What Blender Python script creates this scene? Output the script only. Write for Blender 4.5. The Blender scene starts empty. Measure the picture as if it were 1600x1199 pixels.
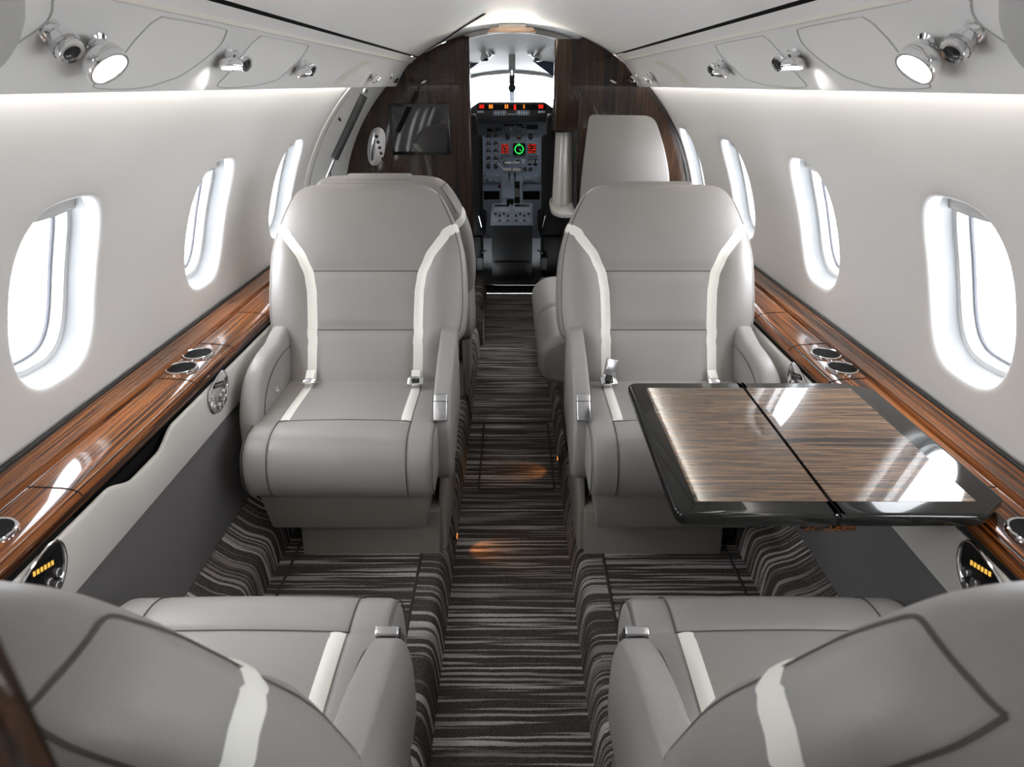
import bpy, bmesh, math, random
from mathutils import Vector, Matrix
random.seed(7)
sc = bpy.context.scene
COL = sc.collection
PI = math.pi
HC = 1.30                      # eye height above the seat floor; heights "zr" are relative to it
ZC = -0.724                    # axis of the round fuselage, relative to the eye height
R0 = 1.0
YB = -.80

# ------------------------------------------------------------------ materials
def mat(name):
    m = bpy.data.materials.new(name); m.use_nodes = True
    return m, m.node_tree.nodes, m.node_tree.links, m.node_tree.nodes['Principled BSDF']

def plain(name, col, rough=.5, metal=0.0, coat=0.0, bump=0.0, bscale=200, spec=.5, var=0.0):
    m, N, L, b = mat(name)
    b.inputs['Base Color'].default_value = (*col, 1)
    b.inputs['Roughness'].default_value = rough
    b.inputs['Metallic'].default_value = metal
    b.inputs['Coat Weight'].default_value = coat
    b.inputs['Coat Roughness'].default_value = .03
    b.inputs['Specular IOR Level'].default_value = spec
    tc = N.new('ShaderNodeTexCoord')
    if bump:
        n = N.new('ShaderNodeTexNoise'); n.inputs['Scale'].default_value = bscale; n.inputs['Detail'].default_value = 3
        L.new(tc.outputs['Object'], n.inputs['Vector'])
        bp = N.new('ShaderNodeBump'); bp.inputs['Strength'].default_value = bump; bp.inputs['Distance'].default_value = .002
        L.new(n.outputs['Fac'], bp.inputs['Height']); L.new(bp.outputs['Normal'], b.inputs['Normal'])
    if var:
        n2 = N.new('ShaderNodeTexNoise'); n2.inputs['Scale'].default_value = 4
        L.new(tc.outputs['Object'], n2.inputs['Vector'])
        r = N.new('ShaderNodeValToRGB')
        r.color_ramp.elements[0].color = (*[c*(1-var) for c in col], 1); r.color_ramp.elements[0].position = .3
        r.color_ramp.elements[1].color = (*[min(1, c*(1+var)) for c in col], 1); r.color_ramp.elements[1].position = .7
        L.new(n2.outputs['Fac'], r.inputs['Fac']); L.new(r.outputs['Color'], b.inputs['Base Color'])
    return m

def emit(name, col, s):
    m, N, L, b = mat(name)
    b.inputs['Base Color'].default_value = (*[c*.3 for c in col], 1)
    b.inputs['Emission Color'].default_value = (*col, 1); b.inputs['Emission Strength'].default_value = s
    return m

def wood(name, axis, ramp, across=34, along=1.3, rough=.22, coat=1.0, dist=1.0, ior=1.55):
    m, N, L, b = mat(name)
    tc = N.new('ShaderNodeTexCoord'); mp = N.new('ShaderNodeMapping')
    s = [across]*3; s['xyz'.index(axis)] = along
    mp.inputs['Scale'].default_value = s
    L.new(tc.outputs['Object'], mp.inputs['Vector'])
    n = N.new('ShaderNodeTexNoise'); n.inputs['Scale'].default_value = 1; n.inputs['Detail'].default_value = 5
    n.inputs['Roughness'].default_value = .6; n.inputs['Distortion'].default_value = dist*.25
    L.new(mp.outputs['Vector'], n.inputs['Vector'])
    n2 = N.new('ShaderNodeTexNoise'); n2.inputs['Scale'].default_value = .28; n2.inputs['Detail'].default_value = 2
    L.new(mp.outputs['Vector'], n2.inputs['Vector'])
    mx = N.new('ShaderNodeMath'); mx.operation = 'MULTIPLY_ADD'; mx.inputs[1].default_value = .55
    L.new(n2.outputs['Fac'], mx.inputs[0])
    m3 = N.new('ShaderNodeMath'); m3.operation = 'MULTIPLY'; m3.inputs[1].default_value = .55
    L.new(n.outputs['Fac'], m3.inputs[0]); L.new(m3.outputs[0], mx.inputs[2])
    r = N.new('ShaderNodeValToRGB'); e = r.color_ramp.elements
    e[0].position = ramp[0][0]; e[0].color = (*ramp[0][1], 1)
    e[1].position = ramp[-1][0]; e[1].color = (*ramp[-1][1], 1)
    for p, c in ramp[1:-1]:
        k = e.new(p); k.color = (*c, 1)
    L.new(mx.outputs[0], r.inputs['Fac']); L.new(r.outputs['Color'], b.inputs['Base Color'])
    b.inputs['Roughness'].default_value = rough
    b.inputs['Coat Weight'].default_value = coat; b.inputs['Coat Roughness'].default_value = .02
    b.inputs['Coat IOR'].default_value = ior; b.inputs['Specular IOR Level'].default_value = .12
    return m

def carpet(name, off=0.0):
    m, N, L, b = mat(name)
    tc = N.new('ShaderNodeTexCoord')
    sx = N.new('ShaderNodeSeparateXYZ'); L.new(tc.outputs['Object'], sx.inputs[0])
    # slight waver of each line
    nw = N.new('ShaderNodeTexNoise'); nw.inputs['Scale'].default_value = 9; nw.inputs['Detail'].default_value = 2
    L.new(tc.outputs['Object'], nw.inputs['Vector'])
    wv = N.new('ShaderNodeMath'); wv.operation = 'MULTIPLY_ADD'; wv.inputs[1].default_value = .006
    L.new(nw.outputs['Fac'], wv.inputs[0]); L.new(sx.outputs['Y'], wv.inputs[2])
    nf = N.new('ShaderNodeTexNoise'); nf.inputs['Scale'].default_value = 260; nf.inputs['Detail'].default_value = 2
    L.new(tc.outputs['Object'], nf.inputs['Vector'])
    wv2 = N.new('ShaderNodeMath'); wv2.operation = 'MULTIPLY_ADD'; wv2.inputs[1].default_value = .005
    L.new(nf.outputs['Fac'], wv2.inputs[0]); L.new(wv.outputs[0], wv2.inputs[2])
    xz = N.new('ShaderNodeMath'); xz.operation = 'ADD'; L.new(sx.outputs['X'], xz.inputs[0]); L.new(sx.outputs['Z'], xz.inputs[1])
    def band(kx, ky, o):
        a = N.new('ShaderNodeMath'); a.operation = 'MULTIPLY'; a.inputs[1].default_value = kx; L.new(xz.outputs[0], a.inputs[0])
        c = N.new('ShaderNodeMath'); c.operation = 'MULTIPLY'; c.inputs[1].default_value = ky; L.new(wv2.outputs[0], c.inputs[0])
        cb = N.new('ShaderNodeCombineXYZ'); L.new(a.outputs[0], cb.inputs[0]); L.new(c.outputs[0], cb.inputs[1]); cb.inputs[2].default_value = o+off
        n = N.new('ShaderNodeTexNoise'); n.inputs['Scale'].default_value = 1; n.inputs['Detail'].default_value = 1.5
        L.new(cb.outputs[0], n.inputs['Vector']); return n
    n1 = band(2.0, 100, 3.1); n2 = band(1.6, 26, 9.7)
    r1 = N.new('ShaderNodeValToRGB'); e = r1.color_ramp.elements
    e[0].position = .505; e[0].color = (0, 0, 0, 1); e[1].position = .57; e[1].color = (1, 1, 1, 1)
    L.new(n1.outputs['Fac'], r1.inputs['Fac'])
    tone = N.new('ShaderNodeValToRGB'); e = tone.color_ramp.elements
    e[0].position = .35; e[0].color = (.20, .18, .168, 1); e[1].position = .66; e[1].color = (.52, .49, .465, 1)
    L.new(n2.outputs['Fac'], tone.inputs['Fac'])
    dk = N.new('ShaderNodeValToRGB'); e = dk.color_ramp.elements
    e[0].position = .35; e[0].color = (.045, .039, .035, 1); e[1].position = .7; e[1].color = (.10, .088, .080, 1)
    L.new(nf.outputs['Fac'], dk.inputs['Fac'])
    mix = N.new('ShaderNodeMix'); mix.data_type = 'RGBA'
    L.new(r1.outputs['Color'], mix.inputs['Factor']); L.new(dk.outputs['Color'], mix.inputs['A']); L.new(tone.outputs['Color'], mix.inputs['B'])
    L.new(mix.outputs['Result'], b.inputs['Base Color'])
    b.inputs['Roughness'].default_value = .95; b.inputs['Specular IOR Level'].default_value = .1
    ad = N.new('ShaderNodeMath'); ad.operation = 'MULTIPLY_ADD'; ad.inputs[1].default_value = .6
    L.new(nf.outputs['Fac'], ad.inputs[0]); L.new(r1.outputs['Color'], ad.inputs[2])
    bp = N.new('ShaderNodeBump'); bp.inputs['Strength'].default_value = .7; bp.inputs['Distance'].default_value = .004
    L.new(ad.outputs[0], bp.inputs['Height']); L.new(bp.outputs['Normal'], b.inputs['Normal'])
    return m

M = {}
M['wall'] = plain('white_vinyl', (.71, .71, .707), .55, bump=.05, bscale=90)
M['ceiling'] = plain('headliner', (.88, .875, .86), .6, bump=.08, bscale=60)
M['psu'] = plain('overhead_panel_paint', (.88, .875, .86), .42)
M['psu_line'] = plain('cream_lip', (.80, .77, .70), .4)
M['leather'] = plain('grey_leather', (.312, .294, .281), .42, bump=.10, bscale=420, spec=.45, var=.03)
M['leather2'] = plain('side_leather', (.28, .264, .252), .5, bump=.08, bscale=420)
M['cream'] = plain('cream_leather', (.90, .88, .82), .5, bump=.08, bscale=420)
M['seam'] = plain('seam_thread', (.09, .08, .072), .7)
M['skirt'] = plain('seat_skirt', (.25, .226, .205), .55, bump=.05, bscale=300)
M['side_up'] = plain('sidewall_leather', (.60, .575, .545), .55, bump=.06, bscale=400)
M['side_low'] = plain('sidewall_fabric', (.125, .117, .116), .8, bump=.12, bscale=420)
M['chrome'] = plain('chrome', (.82, .82, .83), .07, metal=1)
M['brushed'] = plain('brushed_steel', (.62, .62, .64), .25, metal=1)
M['black'] = plain('black_gloss', (.008, .008, .009), .12, coat=.6)
M['frame_blk'] = plain('black_lacquer', (.012, .012, .011), .12, coat=.45, spec=.12)
M['trim_blk'] = plain('trim_black', (.012, .012, .012), .38, spec=.3)
M['rubber'] = plain('black_rubber', (.012, .012, .012), .55)
M['dark'] = plain('dark_void', (.008, .0075, .0075), .7, spec=.1)
M['fabric_blk'] = plain('pilot_sheepskin', (.012, .012, .013), .8, bump=.3, bscale=300)
M['cockpit'] = plain('cockpit_grey', (.016, .017, .019), .6)
M['panel'] = plain('instrument_blue_grey', (.42, .49, .60), .5)
M['panel2'] = plain('instrument_light', (.52, .57, .66), .45)
M['gface'] = plain('gauge_face', (.012, .013, .015), .4)
M['gmark'] = plain('gauge_marks', (.9, .92, .9), .5)
M['white'] = plain('white_paint', (.78, .78, .76), .4)
M['shade'] = plain('window_shade', (.50, .50, .49), .6)
M['reveal'] = plain('window_reveal', (.55, .56, .57), .4)
M['sleeve'] = plain('window_sleeve', (.17, .175, .18), .45)  # grey darkened to paint in the shade under the window overhang
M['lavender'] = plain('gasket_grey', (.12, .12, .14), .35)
M['cream_gloss'] = plain('cream_gloss', (.50, .48, .45), .18, coat=.7)
M['padded'] = plain('padded_panel', (.27, .255, .243), .5, bump=.05, bscale=300)
DK = (.012, .0045, .0025)
E_AMBER = [(.40, DK), (.445, (.05, .017, .006)), (.475, (.30, .105, .024)), (.495, (.36, .135, .032)), (.507, DK), (.520, (.18, .06, .015)), (.545, (.40, .155, .038)), (.567, (.30, .10, .024)), (.577, DK), (.592, (.09, .03, .009)), (.615, (.36, .135, .034)), (.64, (.04, .013, .005)), (.68, DK)]
DT = (.014, .009, .007)
E_TABLE = [(.41, DT), (.45, (.045, .028, .020)), (.48, (.16, .092, .052)), (.50, (.11, .062, .037)), (.51, (.03, .019, .014)), (.525, (.085, .048, .030)), (.55, (.20, .118, .066)), (.57, (.13, .074, .043)), (.58, (.028, .018, .013)), (.60, (.075, .043, .027)), (.625, (.18, .104, .059)), (.655, DT)]
E_BULK = [(.42, (.008, .004, .0026)), (.47, (.026, .012, .0065)), (.50, (.060, .028, .014)), (.515, (.012, .006, .004)), (.545, (.038, .018, .009)), (.565, (.075, .036, .018)), (.58, (.010, .005, .003)), (.61, (.04, .02, .01)), (.65, (.010, .005, .003))]
E_AMBER = [(p, (c[0]*.60, c[1]*.50, c[2]*.40)) for p, c in E_AMBER]; E_BULK = [(p, tuple(v*.8 for v in c)) for p, c in E_BULK]
M['wood_y'] = wood('macassar_ledge', 'y', E_AMBER, 34, .42, dist=.6, ior=1.40, coat=.9)
M['wood_x'] = wood('macassar_table', 'x', E_TABLE, 56, 1.6)
M['wood_z'] = wood('macassar_bulkhead', 'z', E_BULK, 46, 1.0, rough=.3, coat=.7)
M['carpet_a'] = carpet('aisle_carpet', 0); M['carpet_b'] = carpet('floor_carpet', 5); M['carpet_c'] = carpet('outboard_carpet', 11)
M['binding'] = plain('carpet_binding', (.045, .039, .036), .9, bump=.3, bscale=400)
M['red_e'] = emit('red_led', (1, .02, .006), .5); M['lens_amber'] = emit('amber_lens', (1, .30, .05), .5); M['amber_e'] = emit('amber_led', (1, .24, .02), .8)
M['green_e'] = emit('green_crt', (.03, 1, .12), 1.2); M['lens_e'] = emit('lamp_lens', (1, .97, .90), 4.0)
M['gold'] = emit('gold_display', (.9, .5, .08), .5)
M['screen'] = plain('screen_glass', (.012, .012, .014), .04, coat=.6, spec=.4)
M['sun_visor'] = plain('visor_blue', (.05, .08, .13), .15, coat=.5)
M['warm_e'] = emit('warm_diffuser', (1, .8, .5), 1.0)

def glass():
    m = bpy.data.materials.new('window_glass'); m.use_nodes = True
    N, L = m.node_tree.nodes, m.node_tree.links
    N.remove(N['Principled BSDF'])
    t = N.new('ShaderNodeBsdfTransparent'); t.inputs['Color'].default_value = (.97, .98, .99, 1)
    g = N.new('ShaderNodeBsdfGlossy'); g.inputs['Roughness'].default_value = .02
    lw = N.new('ShaderNodeLayerWeight'); lw.inputs['Blend'].default_value = .5
    pw = N.new('ShaderNodeMath'); pw.operation = 'POWER'; pw.inputs[1].default_value = 6
    L.new(lw.outputs['Facing'], pw.inputs[0])
    f = N.new('ShaderNodeMath'); f.operation = 'MULTIPLY_ADD'; f.inputs[1].default_value = .35; f.inputs[2].default_value = .03
    L.new(pw.outputs[0], f.inputs[0])
    mx = N.new('ShaderNodeMixShader')
    L.new(f.outputs[0], mx.inputs[0]); L.new(t.outputs[0], mx.inputs[1]); L.new(g.outputs[0], mx.inputs[2])
    L.new(mx.outputs[0], N['Material Output'].inputs['Surface'])
    return m
M['glass'] = glass()

# ------------------------------------------------------------------ object helpers
def mesh(name, vs, fs, m, smooth=True, ang=38, fix=True, mats=None, fm=None):
    me = bpy.data.meshes.new(name)
    me.from_pydata([tuple(v) for v in vs], [], fs); me.validate()
    if fix:
        bm = bmesh.new(); bm.from_mesh(me); bmesh.ops.recalc_face_normals(bm, faces=bm.faces); bm.to_mesh(me); bm.free()
    return finish(me, m, smooth, ang)

def finish(me, m, smooth=True, ang=38):
    me.materials.append(M[m] if isinstance(m, str) else m)
    if smooth:
        me.polygons.foreach_set('use_smooth', [True]*len(me.polygons))
        try: me.set_sharp_from_angle(angle=math.radians(ang))
        except Exception: pass
    me.update(); return me

def obj(name, me, parent=None, loc=(0, 0, 0), rot=(0, 0, 0), label=None):
    o = bpy.data.objects.new(name, me); COL.objects.link(o)
    o.location = loc; o.rotation_euler = rot
    if parent is not None: o.parent = parent
    if label: o['label'] = label
    return o

def tag(o, label, cat, group=None):
    o['label'] = label; o['category'] = cat
    if group: o['group'] = group
    return o

def thing(name, label, cat, loc=(0, 0, 0), rz=0, group=None):
    o = bpy.data.objects.new(name, None); COL.objects.link(o); o.location = loc; o.rotation_euler = (0, 0, rz)
    o.empty_display_size = .1
    return tag(o, label, cat, group)

def struct(o): o['kind'] = 'structure'; return o

def from_bm(name, bm, m, ang=38):
    bmesh.ops.recalc_face_normals(bm, faces=bm.faces)
    me = bpy.data.meshes.new(name); bm.to_mesh(me); bm.free()
    return finish(me, m, True, ang)

def rbox(name, size, m, bev=.01, seg=3, center=(0, 0, 0), taper=None):
    bm = bmesh.new(); bmesh.ops.create_cube(bm, size=1)
    for v in bm.verts:
        tx = ty = 1
        if taper and v.co.z < 0: tx, ty = taper
        v.co = Vector((v.co.x*size[0]*tx, v.co.y*size[1]*ty, v.co.z*size[2])) + Vector(center)
    if bev: bmesh.ops.bevel(bm, geom=bm.edges[:], offset=bev, segments=seg, profile=.5, affect='EDGES')
    return from_bm(name, bm, m)

AX = {'x': lambda a, b, t: (t, a, b), 'y': lambda a, b, t: (a, t, b), 'z': lambda a, b, t: (a, b, t)}
def prism(name, pts, axis, lo, hi, m, bev=0, seg=3, ang=38):
    """outline (a,b) extruded along an axis with rounded cap edges"""
    bm = bmesh.new(); f = AX[axis]
    A = [bm.verts.new(f(a, b, lo)) for a, b in pts]; B = [bm.verts.new(f(a, b, hi)) for a, b in pts]
    n = len(pts)
    ca = bm.faces.new(A); cb = bm.faces.new(B[::-1])
    for i in range(n): bm.faces.new((A[i], B[i], B[(i+1) % n], A[(i+1) % n]))
    bmesh.ops.recalc_face_normals(bm, faces=bm.faces)
    if bev:
        es = list(set(list(ca.edges)+list(cb.edges)))
        bmesh.ops.bevel(bm, geom=es, offset=bev, segments=seg, profile=.5, affect='EDGES')
    return from_bm(name, bm, m, ang)

def smooth_poly(pts, k=4, closed=True):
    """Catmull-Rom resample"""
    out = []; n = len(pts)
    rng = range(n) if closed else range(n-1)
    for i in rng:
        if closed: p0, p1, p2, p3 = pts[(i-1) % n], pts[i], pts[(i+1) % n], pts[(i+2) % n]
        else: p0, p1, p2, p3 = pts[max(i-1, 0)], pts[i], pts[i+1], pts[min(i+2, n-1)]
        for j in range(k):
            t = j/k
            out.append(tuple(.5*((2*p1[d]) + (-p0[d]+p2[d])*t + (2*p0[d]-5*p1[d]+4*p2[d]-p3[d])*t*t + (-p0[d]+3*p1[d]-3*p2[d]+p3[d])*t**3) for d in range(len(p1))))
    if not closed: out.append(tuple(pts[-1]))
    return out

def round_poly(pts, r, k=5):
    out = []; n = len(pts)
    rs = r if isinstance(r, (list, tuple)) else [r]*n
    for i in range(n):
        p = Vector(pts[i]); a = Vector(pts[i-1]) - p; b = Vector(pts[(i+1) % n]) - p
        q = min(rs[i], a.length*.49, b.length*.49)
        s, e = p + a.normalized()*q, p + b.normalized()*q
        for j in range(k+1):
            t = j/k; out.append(tuple((1-t)**2*s + 2*t*(1-t)*p + t*t*e))
    return out

def tube(name, pts, r, m, seg=8, closed=False):
    vs, fs = [], []; P = [Vector(p) for p in pts]; n = len(P)
    rs = r if isinstance(r, (list, tuple)) else [r]*n
    up = None
    for i in range(n):
        if closed: t = (P[(i+1) % n]-P[i-1]).normalized()
        else: t = (P[min(i+1, n-1)]-P[max(i-1, 0)]).normalized()
        if up is None:
            up = Vector((0, 0, 1)) if abs(t.z) < .9 else Vector((1, 0, 0))
        a = t.cross(up).normalized(); up2 = a.cross(t).normalized(); up = up2
        for j in range(seg):
            w = 2*PI*j/seg; vs.append(P[i] + (a*math.cos(w)+up2*math.sin(w))*rs[i])
    for i in range(n if closed else n-1):
        for j in range(seg):
            k = (i+1) % n
            fs.append((i*seg+j, i*seg+(j+1) % seg, k*seg+(j+1) % seg, k*seg+j))
    if not closed: fs += [tuple(range(seg))[::-1], tuple(range((n-1)*seg, n*seg))]
    return mesh(name, vs, fs, m)

def lathe(name, prof, m, seg=24, axis='z', knurl=0):
    """prof: (radius, height) pairs"""
    vs, fs = [], []; n = len(prof)
    for r, h in prof:
        for j in range(seg):
            w = 2*PI*j/seg; rr = r*(1+(knurl if j % 2 else 0))
            p = (rr*math.cos(w), rr*math.sin(w), h)
            vs.append(p if axis == 'z' else ((p[0], -p[2], p[1]) if axis == 'y' else (p[2], p[0], p[1])))
    for i in range(n-1):
        for j in range(seg): fs.append((i*seg+j, i*seg+(j+1) % seg, (i+1)*seg+(j+1) % seg, (i+1)*seg+j))
    fs += [tuple(range(seg))[::-1], tuple(range((n-1)*seg, n*seg))]
    return mesh(name, vs, fs, m)

def grid(name, fn, nu, nv, m, cu=False, flip=False, ang=38, fix=False):
    vs = [fn(i/nu, j/nv) for j in range(nv+1) for i in range(nu+(0 if cu else 1))]
    w = nu if cu else nu+1; fs = []
    for j in range(nv):
        for i in range(nu):
            q = (j*w+i, j*w+(i+1) % w, (j+1)*w+(i+1) % w, (j+1)*w+i)
            fs.append(q[::-1] if flip else q)
    return mesh(name, vs, fs, m, ang=ang, fix=fix)

def sweep_y(name, prof, ys, m, closed=False, xs=1, ang=30, caps=False):
    """cross-section (x, zr or z) swept along the cabin; ys list of stations"""
    vs = [(xs*p[0], y, p[1]) for y in ys for p in prof]; n = len(prof); fs = []
    for k in range(len(ys)-1):
        for i in range(n if closed else n-1):
            fs.append((k*n+i, k*n+(i+1) % n, (k+1)*n+(i+1) % n, (k+1)*n+i))
    if caps and closed: fs += [tuple(range(n)), tuple(range((len(ys)-1)*n, len(ys)*n))[::-1]]
    return mesh(name, vs, fs, m, ang=ang)

def lerp_tab(tab, x):
    if x <= tab[0][0]: return tab[0][1]
    for (a, va), (b, vb) in zip(tab, tab[1:]):
        if x <= b:
            t = (x-a)/(b-a); t = t*t*(3-2*t)*.5 + t*.5
            return va+(vb-va)*t
    return tab[-1][1]

# ------------------------------------------------------------------ camera
cam = bpy.data.cameras.new('camera'); co = bpy.data.objects.new('camera', cam); COL.objects.link(co)
cam.sensor_width = 36; cam.lens = 36*1000/1600; cam.clip_start = .01
PITCH = math.atan(.468)
co.location = (0, 0, HC); co.rotation_euler = (PI/2-PITCH, 0, 0)
cam.dof.use_dof = True; cam.dof.focus_distance = 1.95; cam.dof.aperture_fstop = 9.0
sc.camera = co

# ------------------------------------------------------------------ fuselage shell
def wp(side, y, al, off=0.0, R=R0):
    return (side*(R+off)*math.cos(al), y, HC+ZC+(R+off)*math.sin(al))
AL0, AL1 = .0, .90
AC, AB, AA, NE = .340, .197, .131, 3.0    # window centre angle, half arc, half width, roundness
def sup(th, n):
    c, s = math.cos(th), math.sin(th)
    return math.copysign(abs(c)**(2/n), c), math.copysign(abs(s)**(2/n), s)
NW = 64
def hole(yc, th, d):
    c, s = sup(th, NE); return yc + (AA+d)*c, AC + (AB+d)*s
def wall_with_windows(name, side, cells, plain_cells):
    vs, fs = [], []
    def strip(y0, y1):
        b = len(vs); na, ny = 30, max(1, int((y1-y0)/.12))
        for j in range(ny+1):
            for i in range(na+1): vs.append(wp(side, y0+(y1-y0)*j/ny, AL0+(AL1-AL0)*i/na))
        for j in range(ny):
            for i in range(na): fs.append((b+j*(na+1)+i, b+j*(na+1)+i+1, b+(j+1)*(na+1)+i+1, b+(j+1)*(na+1)+i))
    for y0, y1 in plain_cells: strip(y0, y1)
    for yc, y0, y1 in cells:
        rings = [(0.0, .030), (.001, .020), (.0035, .011), (.008, .0045), (.014, .0013), (.023, 0.0)]
        b = len(vs); nr = 0
        for d, off in rings:
            for k in range(NW):
                y, a = hole(yc, 2*PI*k/NW, d); vs.append(wp(side, y, a, off))
            nr += 1
        nt = 8
        for q in range(1, nt+1):
            t = q/nt
            for k in range(NW):
                th = 2*PI*k/NW; y, a = hole(yc, th, .023)
                c, s = math.cos(th), math.sin(th); mxx = max(abs(c), abs(s)); c /= mxx; s /= mxx
                Y = yc + (c*(y1-yc) if c > 0 else -c*(y0-yc)); A = AC + (s*(AL1-AC) if s > 0 else -s*(AL0-AC))
                vs.append(wp(side, y+(Y-y)*t, a+(A-a)*t))
            nr += 1
        for q in range(nr-1):
            for k in range(NW):
                fs.append((b+q*NW+k, b+q*NW+(k+1) % NW, b+(q+1)*NW+(k+1) % NW, b+(q+1)*NW+k))
    me = mesh(name, vs, fs, 'wall', ang=70)
    bm = bmesh.new(); bm.from_mesh(me); bmesh.ops.remove_doubles(bm, verts=bm.verts, dist=1e-5)
    bmesh.ops.recalc_face_normals(bm, faces=bm.faces); bm.to_mesh(me); bm.free()
    me.polygons.foreach_set('use_smooth', [True]*len(me.polygons))
    return struct(obj(name, me))
PIT = .727
WC = [-.169, .558, 1.285, 2.012, 2.739, 3.466]  # first pair is unseen, added behind the eye to light the cabin
WL, WR = WC[:5], WC[:6]
def cells(cs, y1): return [(c, c-PIT/2, min(c+PIT/2, y1)) for c in cs]
DOOR_Y = 3.04
wall_with_windows('wall_left', -1, cells(WL, DOOR_Y), [(YB, WL[0]-PIT/2)])
wall_with_windows('wall_right', 1, cells(WR, 9), [(YB, WR[0]-PIT/2), (WR[-1]+PIT/2, 4.68)])

wn = 0
def window(side, yc):
    global wn
    wn += 1
    def ring_mesh(name, rings, m):
        vs, fs = [], []
        for d, off in rings:
            for k in range(NW):
                y, a = hole(yc, 2*PI*k/NW, d); vs.append(wp(side, y, a, off))
        for q in range(len(rings)-1):
            for k in range(NW): fs.append((q*NW+k, q*NW+(k+1) % NW, (q+1)*NW+(k+1) % NW, (q+1)*NW+k))
        return mesh(name, vs, fs, m, ang=35)
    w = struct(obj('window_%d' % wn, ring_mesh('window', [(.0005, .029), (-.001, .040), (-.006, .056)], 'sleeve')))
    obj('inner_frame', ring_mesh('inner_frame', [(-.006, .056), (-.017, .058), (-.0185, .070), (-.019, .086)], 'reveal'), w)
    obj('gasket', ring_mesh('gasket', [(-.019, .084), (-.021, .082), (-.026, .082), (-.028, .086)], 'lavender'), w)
    vs, fs = [], []
    rr = [(-.027 - k*(AA-.027)/6) for k in range(7)]
    for d in rr[:-1]:
        sc_ = max(0.0, (AA+d)/AA)
        for k in range(NW):
            c, s = sup(2*PI*k/NW, NE); vs.append(wp(side, yc+(AA-.0)*sc_*c, AC+AB*(1-(1-sc_)*1.0)*s if d < -.028 else AC+(AB-.027)*s, .087))
    vs.append(wp(side, yc, AC, .087)); last = len(vs)-1
    for q in range(len(rr)-2):
        for k in range(NW): fs.append((q*NW+k, q*NW+(k+1) % NW, (q+1)*NW+(k+1) % NW, (q+1)*NW+k))
    q = (len(rr)-2)*NW
    for k in range(NW): fs.append((q+k, q+(k+1) % NW, last))
    obj('pane', mesh('pane', vs, fs, 'glass', ang=80), w)
    # drawn-up shade: a lens-shaped lip hanging at the head of the opening
    def sh(u, v):
        y = yc + (u*2-1)*AA*.80
        t = abs(u*2-1)*.80
        top = AC + (AB-.003)*(max(0, 1-t**NE))**(1/NE)
        low = AC + AB - .050 - .012*(1-t*t) 
        low = min(low, top-.002)
        return wp(side, y, top+(low-top)*v, .050)
    s_ = obj('shade', grid('shade', sh, 20, 4, 'shade', fix=True), w)
    md = s_.modifiers.new('thick', 'SOLIDIFY'); md.thickness = .006; md.offset = 0
for y in WL: window(-1, y)
for y in WR: window(1, y)

# door section on the left, ahead of the last window
def door_fn(u, v): return wp(-1, DOOR_Y-.0005+(3.935-DOOR_Y)*u, AL0+(.86-AL0)*v, -.006)
d_ = struct(obj('door_1', grid('door_1', door_fn, 6, 26, 'white', fix=True)))
def djamb(u, v): return wp(-1, DOOR_Y-.0005, AL0+(.86-AL0)*v, -.006+.012*u)
obj('jamb', grid('jamb', djamb, 1, 26, 'white', fix=True), d_)
def dseam(u, v):
    return wp(-1, DOOR_Y+.06+.006*u,   .05+.70*v, -.0075)
obj('door_seal', grid('door_seal', dseam, 1, 20, 'rubber', fix=True), d_)
obj('latch_hole', lathe('latch_hole', [(.0001, 0), (.011, 0), (.011, .006), (.0001, .006)], 'rubber', 16), d_, wp(-1, 3.22, .62, -.010), (0, PI/2-.5, 0))
obj('hinge', rbox('hinge', (.012, .03, .05), 'chrome', .003), d_, wp(-1, 3.45, .30, -.012))

# outer skin closing the crown above the overhead panels
for side in (-1, 1):
    sk = [(.985, .86), (1.03, .865), (1.03, 1.075), (1.002, 1.075)]
    struct(obj('wall_crown_' + ('left' if side < 0 else 'right'), sweep_y('crown', [(r*math.cos(a), HC+ZC+r*math.sin(a)) for r, a in sk], [YB, 3.94 if side < 0 else 3.597], 'dark', xs=side)))
# ceiling
AE = math.acos(.511/R0)
def ceil_fn(u, v):
    a = AE + (PI-2*AE)*u
    return (R0*math.cos(a), YB+(3.94-YB)*v, HC+ZC+R0*math.sin(a))
struct(obj('ceiling', grid('ceiling', ceil_fn, 40, 20, 'ceiling', ang=60, fix=True)))

# overhead panels (passenger service units), lip lines and gap
PSU = [(.517, .1290), (.541, .1120), (.545, .1065), (.553, .1065), (.573, .088), (.594, .063), (.612, .037), (.627, .012), (.635, -.003), (.6405, -.011), (.645, -.012), (.649, -.006), (.647, .020), (.622, .050), (.600, .070), (.576, .0905), (.55, .1085), (.522, .1275)]
LIP = [(.5405, .1130), (.5445, .1045), (.5530, .1045), (.5545, .1075), (.548, .110)]
def psu_at(y, p, side=1, off=0.0):
    """point on the face of the overhead panel, p in 0..1 from lip to lower edge"""
    pts = PSU[3:10]; k = p*(len(pts)-1); i = min(int(k), len(pts)-2); t = k-i
    x = pts[i][0]+(pts[i+1][0]-pts[i][0])*t; z = pts[i][1]+(pts[i+1][1]-pts[i][1])*t
    nx, nz = -.80, -.60
    return Vector((side*(x+nx*off), y, HC+z+nz*off))
tn = 0
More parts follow.
